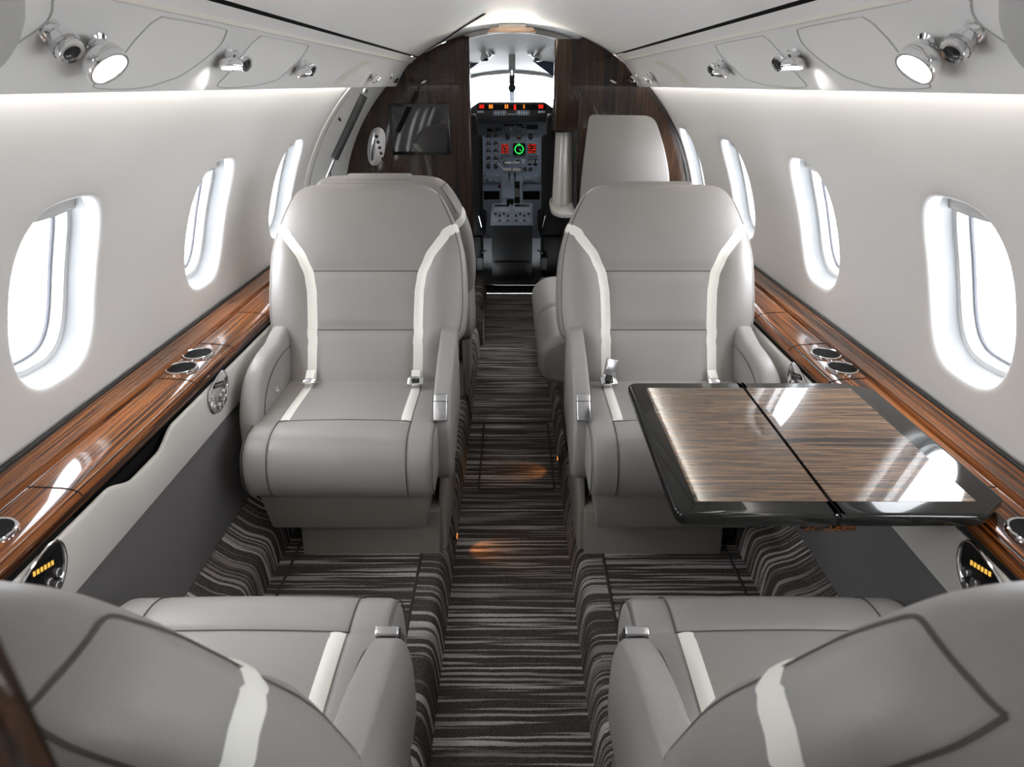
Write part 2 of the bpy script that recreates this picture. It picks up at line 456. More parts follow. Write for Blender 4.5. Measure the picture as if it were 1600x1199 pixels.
for side, y1 in ((-1, 3.897), (1, 3.592)):
    tn += 1
    o = struct(obj('trim_%d' % tn, sweep_y('psu', [(x, HC+z) for x, z in PSU], [YB, .4, 1.5, 2.6, y1], 'psu', closed=True, xs=side, ang=40, caps=True)))
    obj('lip_strip', sweep_y('lip', [(x, HC+z) for x, z in LIP], [YB, y1], 'psu_line', closed=True, xs=side, caps=True), o)
    obj('gap_strip', sweep_y('gap', [(.5095, HC+ZC+math.sqrt(1.001**2-.5095**2)), (.5200, HC+ZC+math.sqrt(1.001**2-.520**2))], [YB, y1], 'dark', xs=side), o)
    # hatch outlines cut in the panel face
    for a, b, sk in ((1.07, 1.46, 1), (1.52, 2.02, 1), (.30, .93, 1)):
        out = []
        loop = [(a+.10, .10), (a+.30*(b-a), .06), (b-.06, .06), (b-.005, .12), (b, .22)] if False else [(b-.01, .30), (b-.015, .12), (b-.05, .07), (a+.14, .07), (a+.10, .12), (a+.05, .50), (a, .80), (a+.03, .90), (a+.12, .90), (b-.16, .72), (b-.08, .55)]
        loop = smooth_poly(loop, 9, True)
        pts = [psu_at(y, p, side, .0010) for y, p in loop]
        obj('hatch_seam', tube('hatch_seam', pts, .0011, 'shade', 5, True), o)
    def cover(u, v):
        th = 2*PI*u; r = v; yy = .775+.105*r*math.cos(th); pp = .36+.42*r*math.sin(th)
        return psu_at(yy, max(0, min(1, pp)), side, .0035+.014*math.sqrt(max(0, 1-r**4)))
    obj('access_cover', grid('access_cover', cover, 36, 10, 'shade', cu=True, fix=True, ang=60), o)
    # pale light lens let into the panel
    def lens(u, v):
        p = .20+.62*v; yy = 2.55 + .30*(1-v)**1.5 + (u-.5)*.16*(1-.5*v)
        return psu_at(yy, p, side, .0012)
    obj('light_lens', grid('light_lens', lens, 4, 10, 'psu_line', fix=True), o)

# ------------------------------------------------------------------ lights in the place
def area(name, loc, rot, sx, sy, e, col=(1, 1, 1), spread=PI):
    l = bpy.data.lights.new(name, 'AREA'); l.shape = 'RECTANGLE'; l.size = sx; l.size_y = sy; l.energy = e; l.color = col; l.spread = spread
    o = bpy.data.objects.new(name, l); COL.objects.link(o); o.location = loc; o.rotation_euler = rot
    return o
WARM = (1, .95, .87)
for side, y1 in ((-1, 3.02), (1, 3.58)):
    # strip lamp hidden in the cove behind the overhead panel, washing the wall
    o = area('cove_light', (side*.651, (y1+YB)/2, HC+.010), (0, -side*1.15, 0), .010, y1-YB-.04, 3.0*(y1-YB)/4, WARM)

# world: bright overcast sky
w = bpy.data.worlds.new('sky'); sc.world = w; w.use_nodes = True
bg = w.node_tree.nodes['Background']
bg.inputs['Color'].default_value = (.93, .965, 1.0, 1); bg.inputs['Strength'].default_value = 9.0
def portal(loc, rot, sx, sy):
    l = bpy.data.lights.new('portal', 'AREA'); l.shape = 'RECTANGLE'; l.size = sx; l.size_y = sy; l.cycles.is_portal = True
    o = bpy.data.objects.new('portal', l); COL.objects.link(o); o.location = loc; o.rotation_euler = rot
for side, cs in ((-1, WL), (1, WR)):
    for yc in cs:
        p = wp(side, yc, AC, .10)
        # -Z of the lamp looks inward
        portal(p, (0, side*(PI/2-AC), 0) if True else 0, .42, .30)

# ------------------------------------------------------------------ floor
FZ = -.13
prof_aisle = [(-.19, FZ), (.19, FZ)]
def ys(a, b, n): return [a+(b-a)*i/n for i in range(n+1)]
fl = struct(obj('floor', sweep_y('aisle', [(-.21, FZ), (.21, FZ)], ys(YB, 4.66, 4), 'carpet_a')))
for side in (-1, 1):
    st = smooth_poly([(.190, FZ-.002), (.193, -.10), (.198, -.05), (.206, -.018), (.222, -.003), (.245, 0)], 4, False) + [(.276, 0)]
    obj('step_carpet', sweep_y('step', st, ys(YB, 4.66, 4), 'carpet_b', xs=side, ang=60), fl)
    obj('inner_carpet', sweep_y('inner', [(.276, -.0005), (.655, 0), (.70, 0)], ys(YB, 4.66, 4), 'carpet_c', xs=side, ang=60), fl)
    sh = [(.697, -.002), (.700, .06)] + smooth_poly([(.700, .06), (.708, .095), (.73, .110), (.765, .122), (.79, .142), (.825, .175)], 4, False)
    obj('outboard_carpet', sweep_y('outboard', sh, ys(YB, 4.66, 4), 'carpet_b', xs=side, ang=60), fl)
    def bind(x0, x1, z): return sweep_y('bind', [(x0, z), ((x0+x1)/2, z+.0025), (x1, z)], ys(YB, 4.66, 2), 'binding', xs=side)
    obj('carpet_binding', bind(.272, .281, .0005), fl)
    obj('carpet_binding', bind(.655, .664, .0005), fl)
# bound hatch carpet in the aisle
hx0, hx1, hy0, hy1 = -.13, .165, 2.08, 2.62
HP = round_poly([(hx0, hy0), (hx1, hy0), (hx1, hy1), (hx0, hy1)], .01)
obj('hatch_binding', tube('hatch_binding', [(x, y, FZ+.001) for x, y in HP], .004, 'binding', 6, True), fl)
# walls behind the eye and sealing pieces below the cabin
bk = struct(obj('wall_back', rbox('wall_back', (2.2, .04, 2.4), 'wall', 0, center=(0, YB-.02, .5))))
for side in (-1, 1):
    struct(obj('wall_lower_' + ('left' if side < 0 else 'right'), sweep_y('lower', [(.99999, HC+ZC), (.96, .35), (.88, .15), (.80, -.05)], [YB, 4.68 if side < 0 else 3.59], 'dark', xs=side)))

# ------------------------------------------------------------------ side ledges and sidewall panels
LED = [(.992, .629), (.988, .631), (.983, .6295), (.980, .625), (.950, .620), (.930, .622), (.922, .6225), (.9165, .618), (.914, .612), (.895, .6115), (.850, .609), (.832, .606), (.820, .600), (.814, .590), (.815, .578), (.826, .572), (.990, .572)]
YE = {-1: 3.02, 1: 3.58}
for side in (-1, 1):
    nm = 'left' if side < 0 else 'right'
    L_ = thing('side_ledge', 'long glossy striped wood ledge under the windows %s' % ('behind the folding table' if side > 0 else 'opposite the folding table'), 'ledge', (side*.9, 0, .572))
    q = lambda me, n, **k: obj(n, me, L_, (-side*.9, 0, -.572), **k)
    q(sweep_y('ledge', LED[3:], ys(YB, YE[side], 3), 'wood_y', closed=True, xs=side, ang=40, caps=True), 'ledge_top')
    q(sweep_y('edge', [LED[0], LED[1], LED[2], LED[3], (.981, .618), (.992, .618)], [YB, YE[side]], 'trim_blk', closed=True, xs=side, ang=50, caps=True), 'wall_trim', label='black wall trim')
    for y in (1.01, 1.50, 1.745, 2.03, 2.62):
        q(tube('joint', [(side*x, y, z+.0004) for x, z in LED[8:14]], .0012, 'dark', 5), 'lid_joint')
    for y in (.872, 1.565, 1.664):
        r = .041
        prof = [(r-.006, -.028), (r-.006, -.001), (r-.005, .0035), (r-.002, .0045), (r, .003), (r+.0005, -.002), (r-.003, -.028)]
        vs, fs = [], []; n = 36
        for rr, h in prof:
            for k in range(n): vs.append((rr*math.cos(2*PI*k/n), rr*math.sin(2*PI*k/n), h))
        for i in range(len(prof)-1):
            for k in range(n): fs.append((i*n+k, i*n+(k+1) % n, (i+1)*n+(k+1) % n, (i+1)*n+k))
        ch = q(mesh('cup_rim', vs, fs, 'chrome'), 'cup_holder')
        ch.location = (side*(.8825-.9), y, .6125-.572)
        well = lathe('cup_well', [(.0001, .0012), (r-.0055, .0012), (r-.0055, .0004), (.0001, .0004)], 'dark', 36)
        obj('cup_well', well, ch)
    # sidewall: padded upper panel with a pocket cut, dark fabric below
    S_ = thing('sidewall_panel', 'padded grey sidewall panel with dark fabric lower half below the %s wood ledge' % ('left' if side < 0 else 'right'), 'wall panel', (side*.81, 0, .16))
    q2 = lambda me, n, **k: obj(n, me, S_, (-side*.81, 0, -.16), **k)
    def topz(y):
        t = 0
        a, b = 1.06, 1.34
        if a < y < b:
            e = min((y-a)/.09, (b-y)/.09, 1); t = e*e*(3-2*e)
        return .570 - .030*t
    YS = sorted(set([round(YB+i*.1, 3) for i in range(int((YE[side]-YB)/.1)+1)] + [round(1.0+i*.01, 3) for i in range(45)] + [YE[side]]))
    prof = [(.012, 0), (.003, .004), (.001, -.001), (0, -.006)]
    vs, fs = [], []
    for y in YS:
        tz = topz(y)
        ring = [(.815, tz-.012), (.811, tz-.001), (.806, tz), (.803, tz-.003), (.8015, tz-.009), (.800, tz-.03), (.800, .458), (.802, .453), (.812, .452)]
        vs += [(side*x, y, z) for x, z in ring]
    n = 9
    for k in range(len(YS)-1):
        for i in range(n): fs.append((k*n+i, k*n+(i+1) % n, (k+1)*n+(i+1) % n, (k+1)*n+i))
    fs += [tuple(range(n)), tuple(range((len(YS)-1)*n, len(YS)*n))]
    q2(mesh('upper', vs, fs, 'side_up', ang=50), 'upper_panel')
    q2(sweep_y('lowp', [(.805, .456), (.803, .16), (.83, .155), (.83, .456)], [YB, YE[side]], 'side_low', closed=True, xs=side, caps=True), 'lower_panel', label='dark charcoal fabric lower panel')
    q2(sweep_y('pocket', [(.8165, .566), (.823, .566), (.823, .50), (.8165, .49)], [.98, 1.45], 'dark', xs=side), 'map_pocket')
    # extra lower filler so no daylight leaks between ledge and floor
    
# ------------------------------------------------------------------ seats
CACHE = {}
def cached(k, fn):
    if k not in CACHE: CACHE[k] = fn()
    return CACHE[k]
B0 = Vector((0, .150, .400)); B1 = Vector((0, .447, 1.004))
BA = (B1-B0); LB = BA.length; BA.normalize()
BN = Vector((0, -BA.z, BA.y))           # towards the sitter
WT = [(-.12, .255), (.0, .262), (.12, .266), (.160, .278), (.185, .303), (.205, .317), (.28, .327), (.396, .325), (.46, .318), (.495, .310), (.53, .300), (.568, .285), (.61, .265), (.640, .247), (.660, .229), (.675, .209), (.684, .188), (.69, .160)]
TOPL = .690
_WC = {}
def wid(L):
    k = round(L, 4)
    if k in _WC: return _WC[k]
    n = len(WT)-1; i = 0
    while i < n-1 and L > WT[i+1][0]: i += 1
    (x0, y0), (x1, y1) = WT[i], WT[i+1]
    def sl(j):
        if j <= 0 or j >= n: return (WT[min(j+1, n)][1]-WT[max(j-1, 0)][1])/(WT[min(j+1, n)][0]-WT[max(j-1, 0)][0])
        return (WT[j+1][1]-WT[j-1][1])/(WT[j+1][0]-WT[j-1][0])
    h = x1-x0; t = max(0, min(1, (L-x0)/h)); a, b = sl(i)*h, sl(i+1)*h
    v = (2*t**3-3*t*t+1)*y0+(t**3-2*t*t+t)*a+(-2*t**3+3*t*t)*y1+(t**3-t*t)*b
    _WC[k] = v; return v
def thick(L):
    t0 = .068 - .014*max(0, min(1, L/.65))
    r = .052
    if L > TOPL-r: t0 *= math.sqrt(max(.0004, 1-((L-(TOPL-r))/r)**2))
    return t0
def t0c(L): return .068 - .014*max(0, min(1, L/.65))
NS = 3.8
TAB = []
def _tab():
    K = 4000; w, h = .30, .062; px = None; acc = 0; raw = []
    for i in range(K+1):
        th = 2*PI*i/K; c, s = sup(th, NS); p = (w*c, h*s)
        if px: acc += math.hypot(p[0]-px[0], p[1]-px[1])
        raw.append((acc, th)); px = p
    for a, th in raw: TAB.append((a/acc, th))
_tab()
import bisect
TABK = [a for a, _ in TAB]
def th_of(s):
    s %= 1.0; i = min(max(bisect.bisect_left(TABK, s), 1), len(TAB)-1)
    a0, t0 = TAB[i-1]; a1, t1 = TAB[i]
    return t0 + (t1-t0)*((s-a0)/(a1-a0) if a1 > a0 else 0)
def s_of_x(xr, front=True):
    """arc parameter for lateral ratio xr=x/w on the front (sitter) or rear face"""
    xr = max(-1, min(1, xr)); c = math.copysign(abs(xr)**(NS/2), xr); th = math.acos(c)
    if not front: th = 2*PI-th
    lo = 0; hi = len(TAB)-1
    while hi-lo > 1:
        m_ = (lo+hi)//2
        if TAB[m_][1] <= th: lo = m_
        else: hi = m_
    a0, t0 = TAB[lo]; a1, t1 = TAB[hi]
    return a0+(a1-a0)*((th-t0)/(t1-t0))
SX = [(.0, .170), (.25, .171), (.33, .174), (.39, .184), (.44, .206), (.485, .236), (.52, .264), (.548, .287)]
def stripe_x(L): return lerp_tab(SX, L)
def sst(a, b, x):
    t = max(0, min(1, (x-a)/(b-a))); return t*t*(3-2*t)
def puff(x, L):
    """padding between seams on the front face"""
    ax = abs(x); sx = stripe_x(min(L, .545))
    fade = 1-sst(.40, .535, L)
    ds = abs(ax-sx)
    dh = min(abs(L-.396), abs(L-.205)) if ax < sx else 1
    v = .007*(1-math.exp(-(dh/.022)**2*.999) if dh < .2 else 1)
    v *= 1-fade*math.exp(-(ds/.022)**2)
    if ax > sx:
        e = (ax-sx)/max(.03, wid(L)-sx); v += .020*math.sin(PI*min(1, e))**1.2*sst(.08, .26, L)*fade
    v += .010*math.exp(-((L-.55)/.09)**2)*(1-min(1, ax/.25)**2)*sst(.40, .46, L)
    return v
def back_surf(s, L):
    th = th_of(s); c, q = sup(th, NS); w_ = wid(L); h = thick(L)
    x = w_*c; n = -t0c(L) + h*q
    if q > 0: n += puff(x, L)*min(1, q*1.6)*(h/t0c(L))
    else: n -= .012*(-q)*(1-min(1, abs(x)/w_)**2)
    lump = -.012*math.sin(PI*max(0, min(1, L/.6)))        # gentle lumbar hollow
    p = B0 + BA*L + BN*(n+lump); p.x = x
    return p
def snormal(s, L):
    e = 1e-3
    a = back_surf(s+e, L)-back_surf(s-e, L); b = back_surf(s, min(L+e, TOPL-.0005))-back_surf(s, L-e)
    n = a.cross(b).normalized()
    c0 = B0 + BA*L - BN*t0c(L)
    if n.dot(back_surf(s, L)-Vector((back_surf(s, L).x*.8, c0.y, c0.z))) < 0: n = -n
    return n, a/(2*e), b/(2*e)
def ribbon(name, path, width, m, eps=.0018, across=5, dome=.0012):
    """strip lying on the backrest; path = [(s, L)]"""
    vs, fs = [], []; n = len(path)
    for i, (s, L) in enumerate(path):
        P0 = back_surf(*path[max(i-1, 0)]); P1 = back_surf(*path[min(i+1, n-1)])
        T = (P1-P0).normalized(); N_, du, dv = snormal(s, L); B_ = N_.cross(T).normalized()
        g11, g12, g22 = du.dot(du), du.dot(dv), dv.dot(dv); det = max(1e-12, g11*g22-g12*g12)
        r1, r2 = B_.dot(du), B_.dot(dv)
        a = (r1*g22-r2*g12)/det; b = (g11*r2-g12*r1)/det
        for j in range(across):
            k = (j/(across-1)-.5)*width
            ss, LL = s+a*k, min(L+b*k, TOPL-.001)
            nn = snormal(ss, LL)[0]
            e = eps + dome*(1-(2*j/(across-1)-1)**2) - (.0012 if j in (0, across-1) and across > 3 else 0)
            vs.append(back_surf(ss, LL)+nn*e)
    for i in range(n-1):
        for j in range(across-1): fs.append((i*across+j, i*across+j+1, (i+1)*across+j+1, (i+1)*across+j))
    return mesh(name, vs, fs, m, ang=60)
def stripe_path(sg):
    ctl = []
    fr = [.03*k for k in range(14)] + [.42, .45, .48, .505, .525]
    for L in fr: ctl.append((s_of_x(sg*stripe_x(L)/wid(L)), L))
    e = 0.0 if sg > 0 else s_of_x(-1.0)
    ctl.append((e, .548))
    for L in fr[::-1]:
        q = s_of_x(sg*stripe_x(L)/wid(L), False)
        ctl.append((q-1 if sg > 0 else q, L))
    return smooth_poly(ctl, 4, False)
def build_back():
    d = {}
    nu, nv = 150, 96
    def Lv(v): return -.12 + (TOPL-.0005+.12)*(1-(1-v)**1.35)
    vs = []; fs = []
    for j in range(nv+1):
        for i in range(nu): vs.append(back_surf(i/nu, Lv(j/nv)))
    for j in range(nv):
        for i in range(nu): fs.append((j*nu+i, j*nu+(i+1) % nu, (j+1)*nu+(i+1) % nu, (j+1)*nu+i))
    fs += [tuple(range(nu))[::-1], tuple(range(nv*nu, (nv+1)*nu))]
    d['back'] = mesh('backrest', vs, fs, 'leather', ang=60)
    for sg in (1, -1): d['stripe%d' % sg] = ribbon('stripe', stripe_path(sg), .031, 'cream')
    seams = []
    for L in (.396, .205):
        k = stripe_x(L)-.012
        seams.append([(s_of_x((-k+2*k*i/30)/wid(L)), L) for i in range(31)])
    # seam along the front edge of the side gusset, rolling over the top corner and back down the rear
    for sg in (1, -1):
        fx = lambda r, f=True: (s_of_x(sg*r, f) - (1 if (sg > 0 and not f) else 0))
        pth = [(fx(.955), .20+.40*i/36) for i in range(37)]
        e = 0.0 if sg > 0 else s_of_x(-1.0)
        top = smooth_poly([(fx(.955), .61), (fx(.962), .632), (fx(.975), .650), (e, .661), (fx(.985, False), .666)], 6, False)
        seams.append(pth+top)
        seams.append(smooth_poly([(fx(.985, False), .666), (fx(.97, False), .645), (fx(.958, False), .615), (fx(.95, False), .57)], 6, False))
    seams.append([(s_of_x((-.200+.400*i/24)/wid(.57), False), .57) for i in range(25)])
    d['seams'] = [ribbon('seam', p, .0034, 'seam', eps=.0006, across=3, dome=.0002) for p in seams]
    return d
# seat cushion
CP = [(.215, .424), (.10, .427), (-.02, .430), (-.085, .429), (-.100, .4275), (-.115, .431), (-.165, .428), (-.200, .413), (-.227, .385), (-.241, .345), (-.242, .305), (-.232, .275), (-.212, .264), (-.10, .262), (.10, .264), (.20, .270), (.222, .30), (.228, .38)]
CPs = smooth_poly(CP, 4, True)
cyc = (sum(p[0] for p in CPs)/len(CPs), sum(p[1] for p in CPs)/len(CPs))
def poly_off(pts, d):
    n = len(pts); out = []
    for i in range(n):
        a = Vector(pts[(i+1) % n])-Vector(pts[i-1]); nr = Vector((a.y, -a.x)).normalized()
        p = Vector(pts[i]); c = Vector(cyc)
        if nr.dot(c-p) < 0: nr = -nr
        out.append(tuple(p+nr*d))
    return out
def build_cushion():
    d = {}; W = .262; rr = .024
    xs_ = []
    for i in range(7): a = PI/2*i/6; xs_.append((-W+rr*(1-math.sin(a)), rr*(1-math.cos(PI/2-a)) if False else rr*(1-math.sin(PI/2*i/6)) if False else 0))
    rings = []
    for i in range(8):
        a = PI/2*i/7; rings.append((-(W-rr+rr*math.cos(a)), rr*(1-math.sin(a))))
    mid = [-(W-rr)+(2*(W-rr))*k/24 for k in range(1, 24)]
    mid = sorted(m_ for m_ in mid if abs(abs(m_)-.188) > .014) + [q*k for q in (-1, 1) for k in (.178, .183, .188, .193, .198)]
    mid.sort(); rings += [(x, 0) for x in mid]
    rings += [(-x, o) for x, o in rings[:8][::-1]]
    vs, fs = [], []; n = len(CPs)
    for x, o in rings:
        for (y, z) in poly_off(CPs, o):
            cr = .010*(1-(x/W)**2) if z > .36 and y > -.2 else .006*(1-(x/W)**2)*(1 if z > .36 else 0)
            dz = -.003*math.exp(-((abs(x)-.188)/.007)**2)
            vs.append((x, y, z+cr*min(1, max(0, (z-.36)/.05))+dz*(1 if z > .36 else 0)))
    for k in range(len(rings)-1):
        for i in range(n): fs.append((k*n+i, k*n+(i+1) % n, (k+1)*n+(i+1) % n, (k+1)*n+i))
    fs += [tuple(range(n)), tuple(range((len(rings)-1)*n, len(rings)*n))]
    d['cushion'] = mesh('cushion', vs, fs, 'leather', ang=70)
    W2 = W
    def top(x, y, e=0.0, seg=None):
        # walk the front/top part of the profile
        best = None
        for i in range(len(CPs)):
            a, b = CPs[i], CPs[(i+1) % len(CPs)]
            if a[1] > .36 and b[1] > .36 and (a[0]-y)*(b[0]-y) <= 0 and a[0] != b[0]:
                t = (y-a[0])/(b[0]-a[0]); z = a[1]+(b[1]-a[1])*t
                best = z if best is None else max(best, z)
        z = best
        return (x, y, z + .010*(1-(x/W2)**2)*min(1, max(0, (z-.36)/.05)) + e)
    for sg in (1, -1):
        vs, fs = [], []
        for i in range(16):
            y = .17-.268*i/15
            for j in range(4):
                x = sg*.170+(j/3-.5)*.031; e = .0022 if 0 < j < 3 else -.001
                vs.append(top(x, y, e))
        for i in range(15):
            for j in range(3): fs.append((i*4+j, i*4+j+1, (i+1)*4+j+1, (i+1)*4+j))
        d['stripe%d' % sg] = mesh('stripe', vs, fs, 'cream', ang=60)
    # seams: across at the break of the front roll, and down the roll
    sm = []
    sm.append([Vector(top(-.188+.376*i/24, -.100, .0004)) for i in range(25)])
    for sg in (1, -1):
        p = []
        for k in range(4*4, 12*4+1):
            y, z = CPs[k]
            cr = .010*(1-(.188/W)**2)*min(1, max(0, (z-.36)/.05))-(.003 if z > .36 else 0)
            p.append(Vector((sg*.188, y-(.0012 if z < .42 else 0), z+cr+.0012)))
        sm.append(p)
        # piping round the end
        pe = [Vector((sg*(W-.0035), y, z)) for y, z in poly_off(CPs, .0035)[3*4:12*4+1]]
        sm.append(pe)
    d['seams'] = [tube('seam', p, .0016, 'seam', 5) for p in sm]
    return d
def build_arm_aisle(sg):
    P = smooth_poly([(.27, .575), (.16, .565), (.06, .535), (-.015, .500), (-.045, .478), (-.072, .440), (-.098, .385), (-.108, .330), (-.106, .272), (-.092, .238), (-.05, .226), (.06, .245), (.16, .275), (.27, .31)], 3, True)
    return prism('armrest', P, 'x', sg*.245, sg*.297, 'leather', .013, 4, 60)
def build_arm_wall(sg):
    P = smooth_poly([(.27, .574), (.15, .574), (.06, .567), (-.01, .549), (-.065, .512), (-.105, .455), (-.122, .39), (-.122, .31), (-.105, .262), (.05, .262), (.27, .27)], 3, True)
    return prism('armrest', P, 'x', sg*.244, sg*.300, 'leather', .018, 4, 60)
def build_wall_inset(sg):
    P = smooth_poly([(.25, .534), (.15, .535), (.08, .527), (.015, .505), (-.035, .468), (-.065, .41), (-.074, .36), (-.06, .30), (.25, .30)], 3, True)
    return prism('inset', P, 'x', sg*.2425, sg*.2460, 'leather2', .0015, 2, 60)
SEATN = 0
def seat(label, loc, rz, aisle, group, up=0, tilt=0):
    """aisle = +1/-1: local side of the slim aisle armrest"""
    r = thing('cabin_armchair', label, 'armchair', loc, rz, group)
    bk = cached('bk', build_back); cu = cached('cu', build_cushion)
    c = obj('seat_cushion', cu['cushion'], r)
    for sg in (1, -1): obj('stripe', cu['stripe%d' % sg], c, label='cream leather stripe')
    for s in cu['seams']: obj('seam', s, c)
    b = obj('backrest', bk['back'], r, (0, 0, 0))
    if up or tilt:
        b.matrix_local = Matrix.Translation(B0+Vector((0, 0, up))) @ Matrix.Rotation(math.radians(tilt), 4, 'X') @ Matrix.Translation(-B0)
    for sg in (1, -1): obj('stripe', bk['stripe%d' % sg], b, label='cream leather stripe')
    for s in bk['seams']: obj('seam', s, b)
    hp = B0+BA*(TOPL-.023)-BN*.046
    h = obj('headrest', cached('hr', lambda: rbox('headrest', (.235, .044, .06), 'leather', .012, 4)), b, hp, (-(PI/2-math.atan2(BA.z, BA.y)), 0, 0))
    a1 = obj('armrest', cached('aa%d' % aisle, lambda: build_arm_aisle(aisle)), r)
    lt = obj('latch', cached('lt', lambda: rbox('latch', (.040, .078, .016), 'brushed', .004, 3)), a1, (aisle*.269, -.068, .459), (math.radians(57), 0, 0), label='chrome latch plate')
    obj('latch_seam', cached('lts', lambda: rbox('lts', (.0405, .002, .0168), 'black', 0)), a1, (aisle*.269, -.058, .4744), (math.radians(57), 0, 0))
    sA = obj('seam', cached('as%d' % aisle, lambda: tube('seam', [Vector((aisle*.2445, y, z)) for y, z in smooth_poly([(.25, .562), (.06, .522), (-.015, .487), (-.062, .43), (-.092, .365), (-.094, .27)], 4, False)], .0014, 'seam', 5)), a1)
    a2 = obj('armrest', cached('aw%d' % -aisle, lambda: build_arm_wall(-aisle)), r)
    obj('side_pad', cached('wi%d' % -aisle, lambda: build_wall_inset(-aisle)), a2)
    obj('seam', cached('iws%d' % -aisle, lambda: tube('seam', [Vector((-aisle*.2425, y, z)) for y, z in smooth_poly([(.24, .536), (.15, .537), (.08, .529), (.015, .507), (-.035, .470), (-.067, .41), (-.076, .36)], 4, False)], .0016, 'seam', 5)), a2)
    obj('recline_button', cached('rb', lambda: lathe('button', [(.0001, 0), (.013, 0), (.013, .004), (.010, .006), (.009, .003), (.0001, .004)], 'chrome', 20)), a2, (-aisle*.2420, .05, .462), (0, aisle*PI/2, 0))
    pd = obj('pedestal', cached('pd%d' % aisle, lambda: prism('pedestal', [(-.150, .0), (.24, .0), (.24, .14), (-.128, .14)], 'x', aisle*.256, -aisle*.165, 'skirt', .008, 2)), r)
    obj('skirt', cached('sk%d' % aisle, lambda: rbox('skirt', (.49, .40, .145), 'skirt', .010, 2, (0, .0, .196), (.92, .94))), r)
    obj('side_shroud', cached('ss%d' % aisle, lambda: prism('shroud', [(-.13, .002), (.23, .002), (.23, .27), (-.02, .27), (-.095, .16)], 'x', aisle*.252, aisle*.274, 'skirt', .006, 2)), r)
    # lap belt ends lying where cushion meets back
    for k, (x, ln) in enumerate(((-aisle*.165, 0), (aisle*.17, 1))):
        bq = obj('belt_buckle', cached('bb%d' % ln, lambda: rbox('buckle', (.052, .034, .014) if ln else (.044, .022, .008), 'chrome', .003, 2)), r, (x, .128, .452), (math.radians(24), 0, .06))
        obj('webbing', cached('wb%d' % ln, lambda: rbox('webbing', (.028, .04, .004), 'cream', .001, 1)), bq, (0, .026, .001))
        if ln: obj('release', cached('rl', lambda: rbox('release', (.026, .018, .006), 'black', .002, 2)), bq, (0, -.004, .007))
    return r
G_ = None
SY = 1.700
seat('grey leather armchair facing us, opposite the table, clear seat with two belt buckles showing', (-.474, SY, 0), 0, 1, 'cream striped leather cabin armchairs')
s2 = seat('grey leather armchair facing us with its seat half under the folding table', (.474, SY, 0), 0, -1, 'cream striped leather cabin armchairs')
NY = .728
seat('grey leather armchair seen from behind at the bottom left corner, back towards us', (-.474, NY, 0), PI, -1, 'cream striped leather cabin armchairs', .034, 1)
seat('grey leather armchair seen from behind at the bottom right corner, below the folding table', (.474, NY, 0), PI, 1, 'cream striped leather cabin armchairs', .034, 1)
seat('grey leather armchair mostly hidden back to back behind the clear seat, below the wall screen', (-.474, 2.88, 0), PI, -1, 'cream striped leather cabin armchairs')
# upright belt buckle on the seat by the table
bk2 = thing('seat_belt_buckle', 'chrome seat belt buckle standing up beside the table on the seat edge', 'belt buckle', (.298, 1.80, .468))
obj('buckle', rbox('buckle', (.040, .014, .052), 'brushed', .004, 2, (0, 0, .042)), bk2, (0, 0, 0), (-.35, .35, .3))
obj('belt_stem', rbox('stem', (.022, .006, .03), 'rubber', .002, 1, (0, 0, .012)), bk2, (0, 0, 0), (-.35, .35, .3))

# ------------------------------------------------------------------ side-facing bench ahead of the right armchair
be = thing('side_bench', 'grey leather side-facing bench cushion poking into the aisle behind the right armchair', 'bench', (.42, 2.55, 0))
def bench_cushion(y0, y1):
    P = smooth_poly([(.22, .475), (.0, .480), (-.20, .480), (-.27, .468), (-.315, .430), (-.325, .385), (-.318, .335), (-.295, .30), (-.22, .288), (.22, .29)], 4, True)
    return prism('bench_cushion', P, 'y', y0, y1, 'leather', .03, 5, 60)
obj('seat_cushion', bench_cushion(-.40, -.02), be)
obj('seat_cushion', bench_cushion(-.015, .42), be)
obj('end_cap', prism('end_cap', smooth_poly([(-.20, .455), (-.26, .445), (-.297, .41), (-.302, .37), (-.285, .325), (-.22, .312)], 4, True), 'y', -.4035, -.398, 'leather2', .001, 1), be)
obj('base', rbox('base', (.44, .80, .285), 'wood_z', .006, 2, (.01, .0, .1445)), be, label='dark wood base')

# ------------------------------------------------------------------ folding table
tb = thing('folding_table', 'glossy striped wood folding table with black rim pulled out over the aisle side seat', 'table', (.56, 1.15, .640))
TX0, TXM, TX1, TY0, TY1 = .280, .556, .868, .884, 1.418
def tab(x0, x1, r, inl, nm):
    if x0 < .5: out = round_poly([(x0, TY0), (x1, TY0), (x1, TY1), (x0, TY1)], [r, .0005, .0005, r], 6)
    else: out = round_poly([(x0, TY0), (.800, TY0), (x1, TY0+.052), (x1, TY1-.035), (.80, TY1), (x0, TY1)], [.0005, .012, .006, .006, .012, .0005], 4)
    lf = obj('table_leaf', prism('leaf', [(x-.56, y-1.15) for x, y in out], 'z', -.026, .0, 'frame_blk', .008, 4, 50), tb, label='black rimmed %s leaf' % nm)
    ii = round_poly(inl, .002, 2)
    obj('wood_inlay', prism('inlay', [(x-.56, y-1.15) for x, y in ii], 'z', -.004, .0006, 'wood_x', 0), lf)
    return lf
tab(TX0, TXM-.001, .028, [(TX0+.040, TY0+.040), (TXM-.0035, TY0+.040), (TXM-.0035, TY1-.034), (TX0+.040, TY1-.034)], 'aisle')
tab(TXM+.001, TX1, .0, [(TXM+.0035, TY0+.040), (TX1-.058, TY0+.040), (TX1-.058, TY1-.034), (TXM+.0035, TY1-.034)], 'window')
obj('hinge', rbox('hinge', (.006, .534, .012), 'dark', 0, 1, (TXM-.56, 0, -.012)), tb)
obj('support_arm', rbox('support', (.10, .05, .028), 'wood_y', .010, 3, (.0, -.215, -.045)), tb, label='wooden support arm')

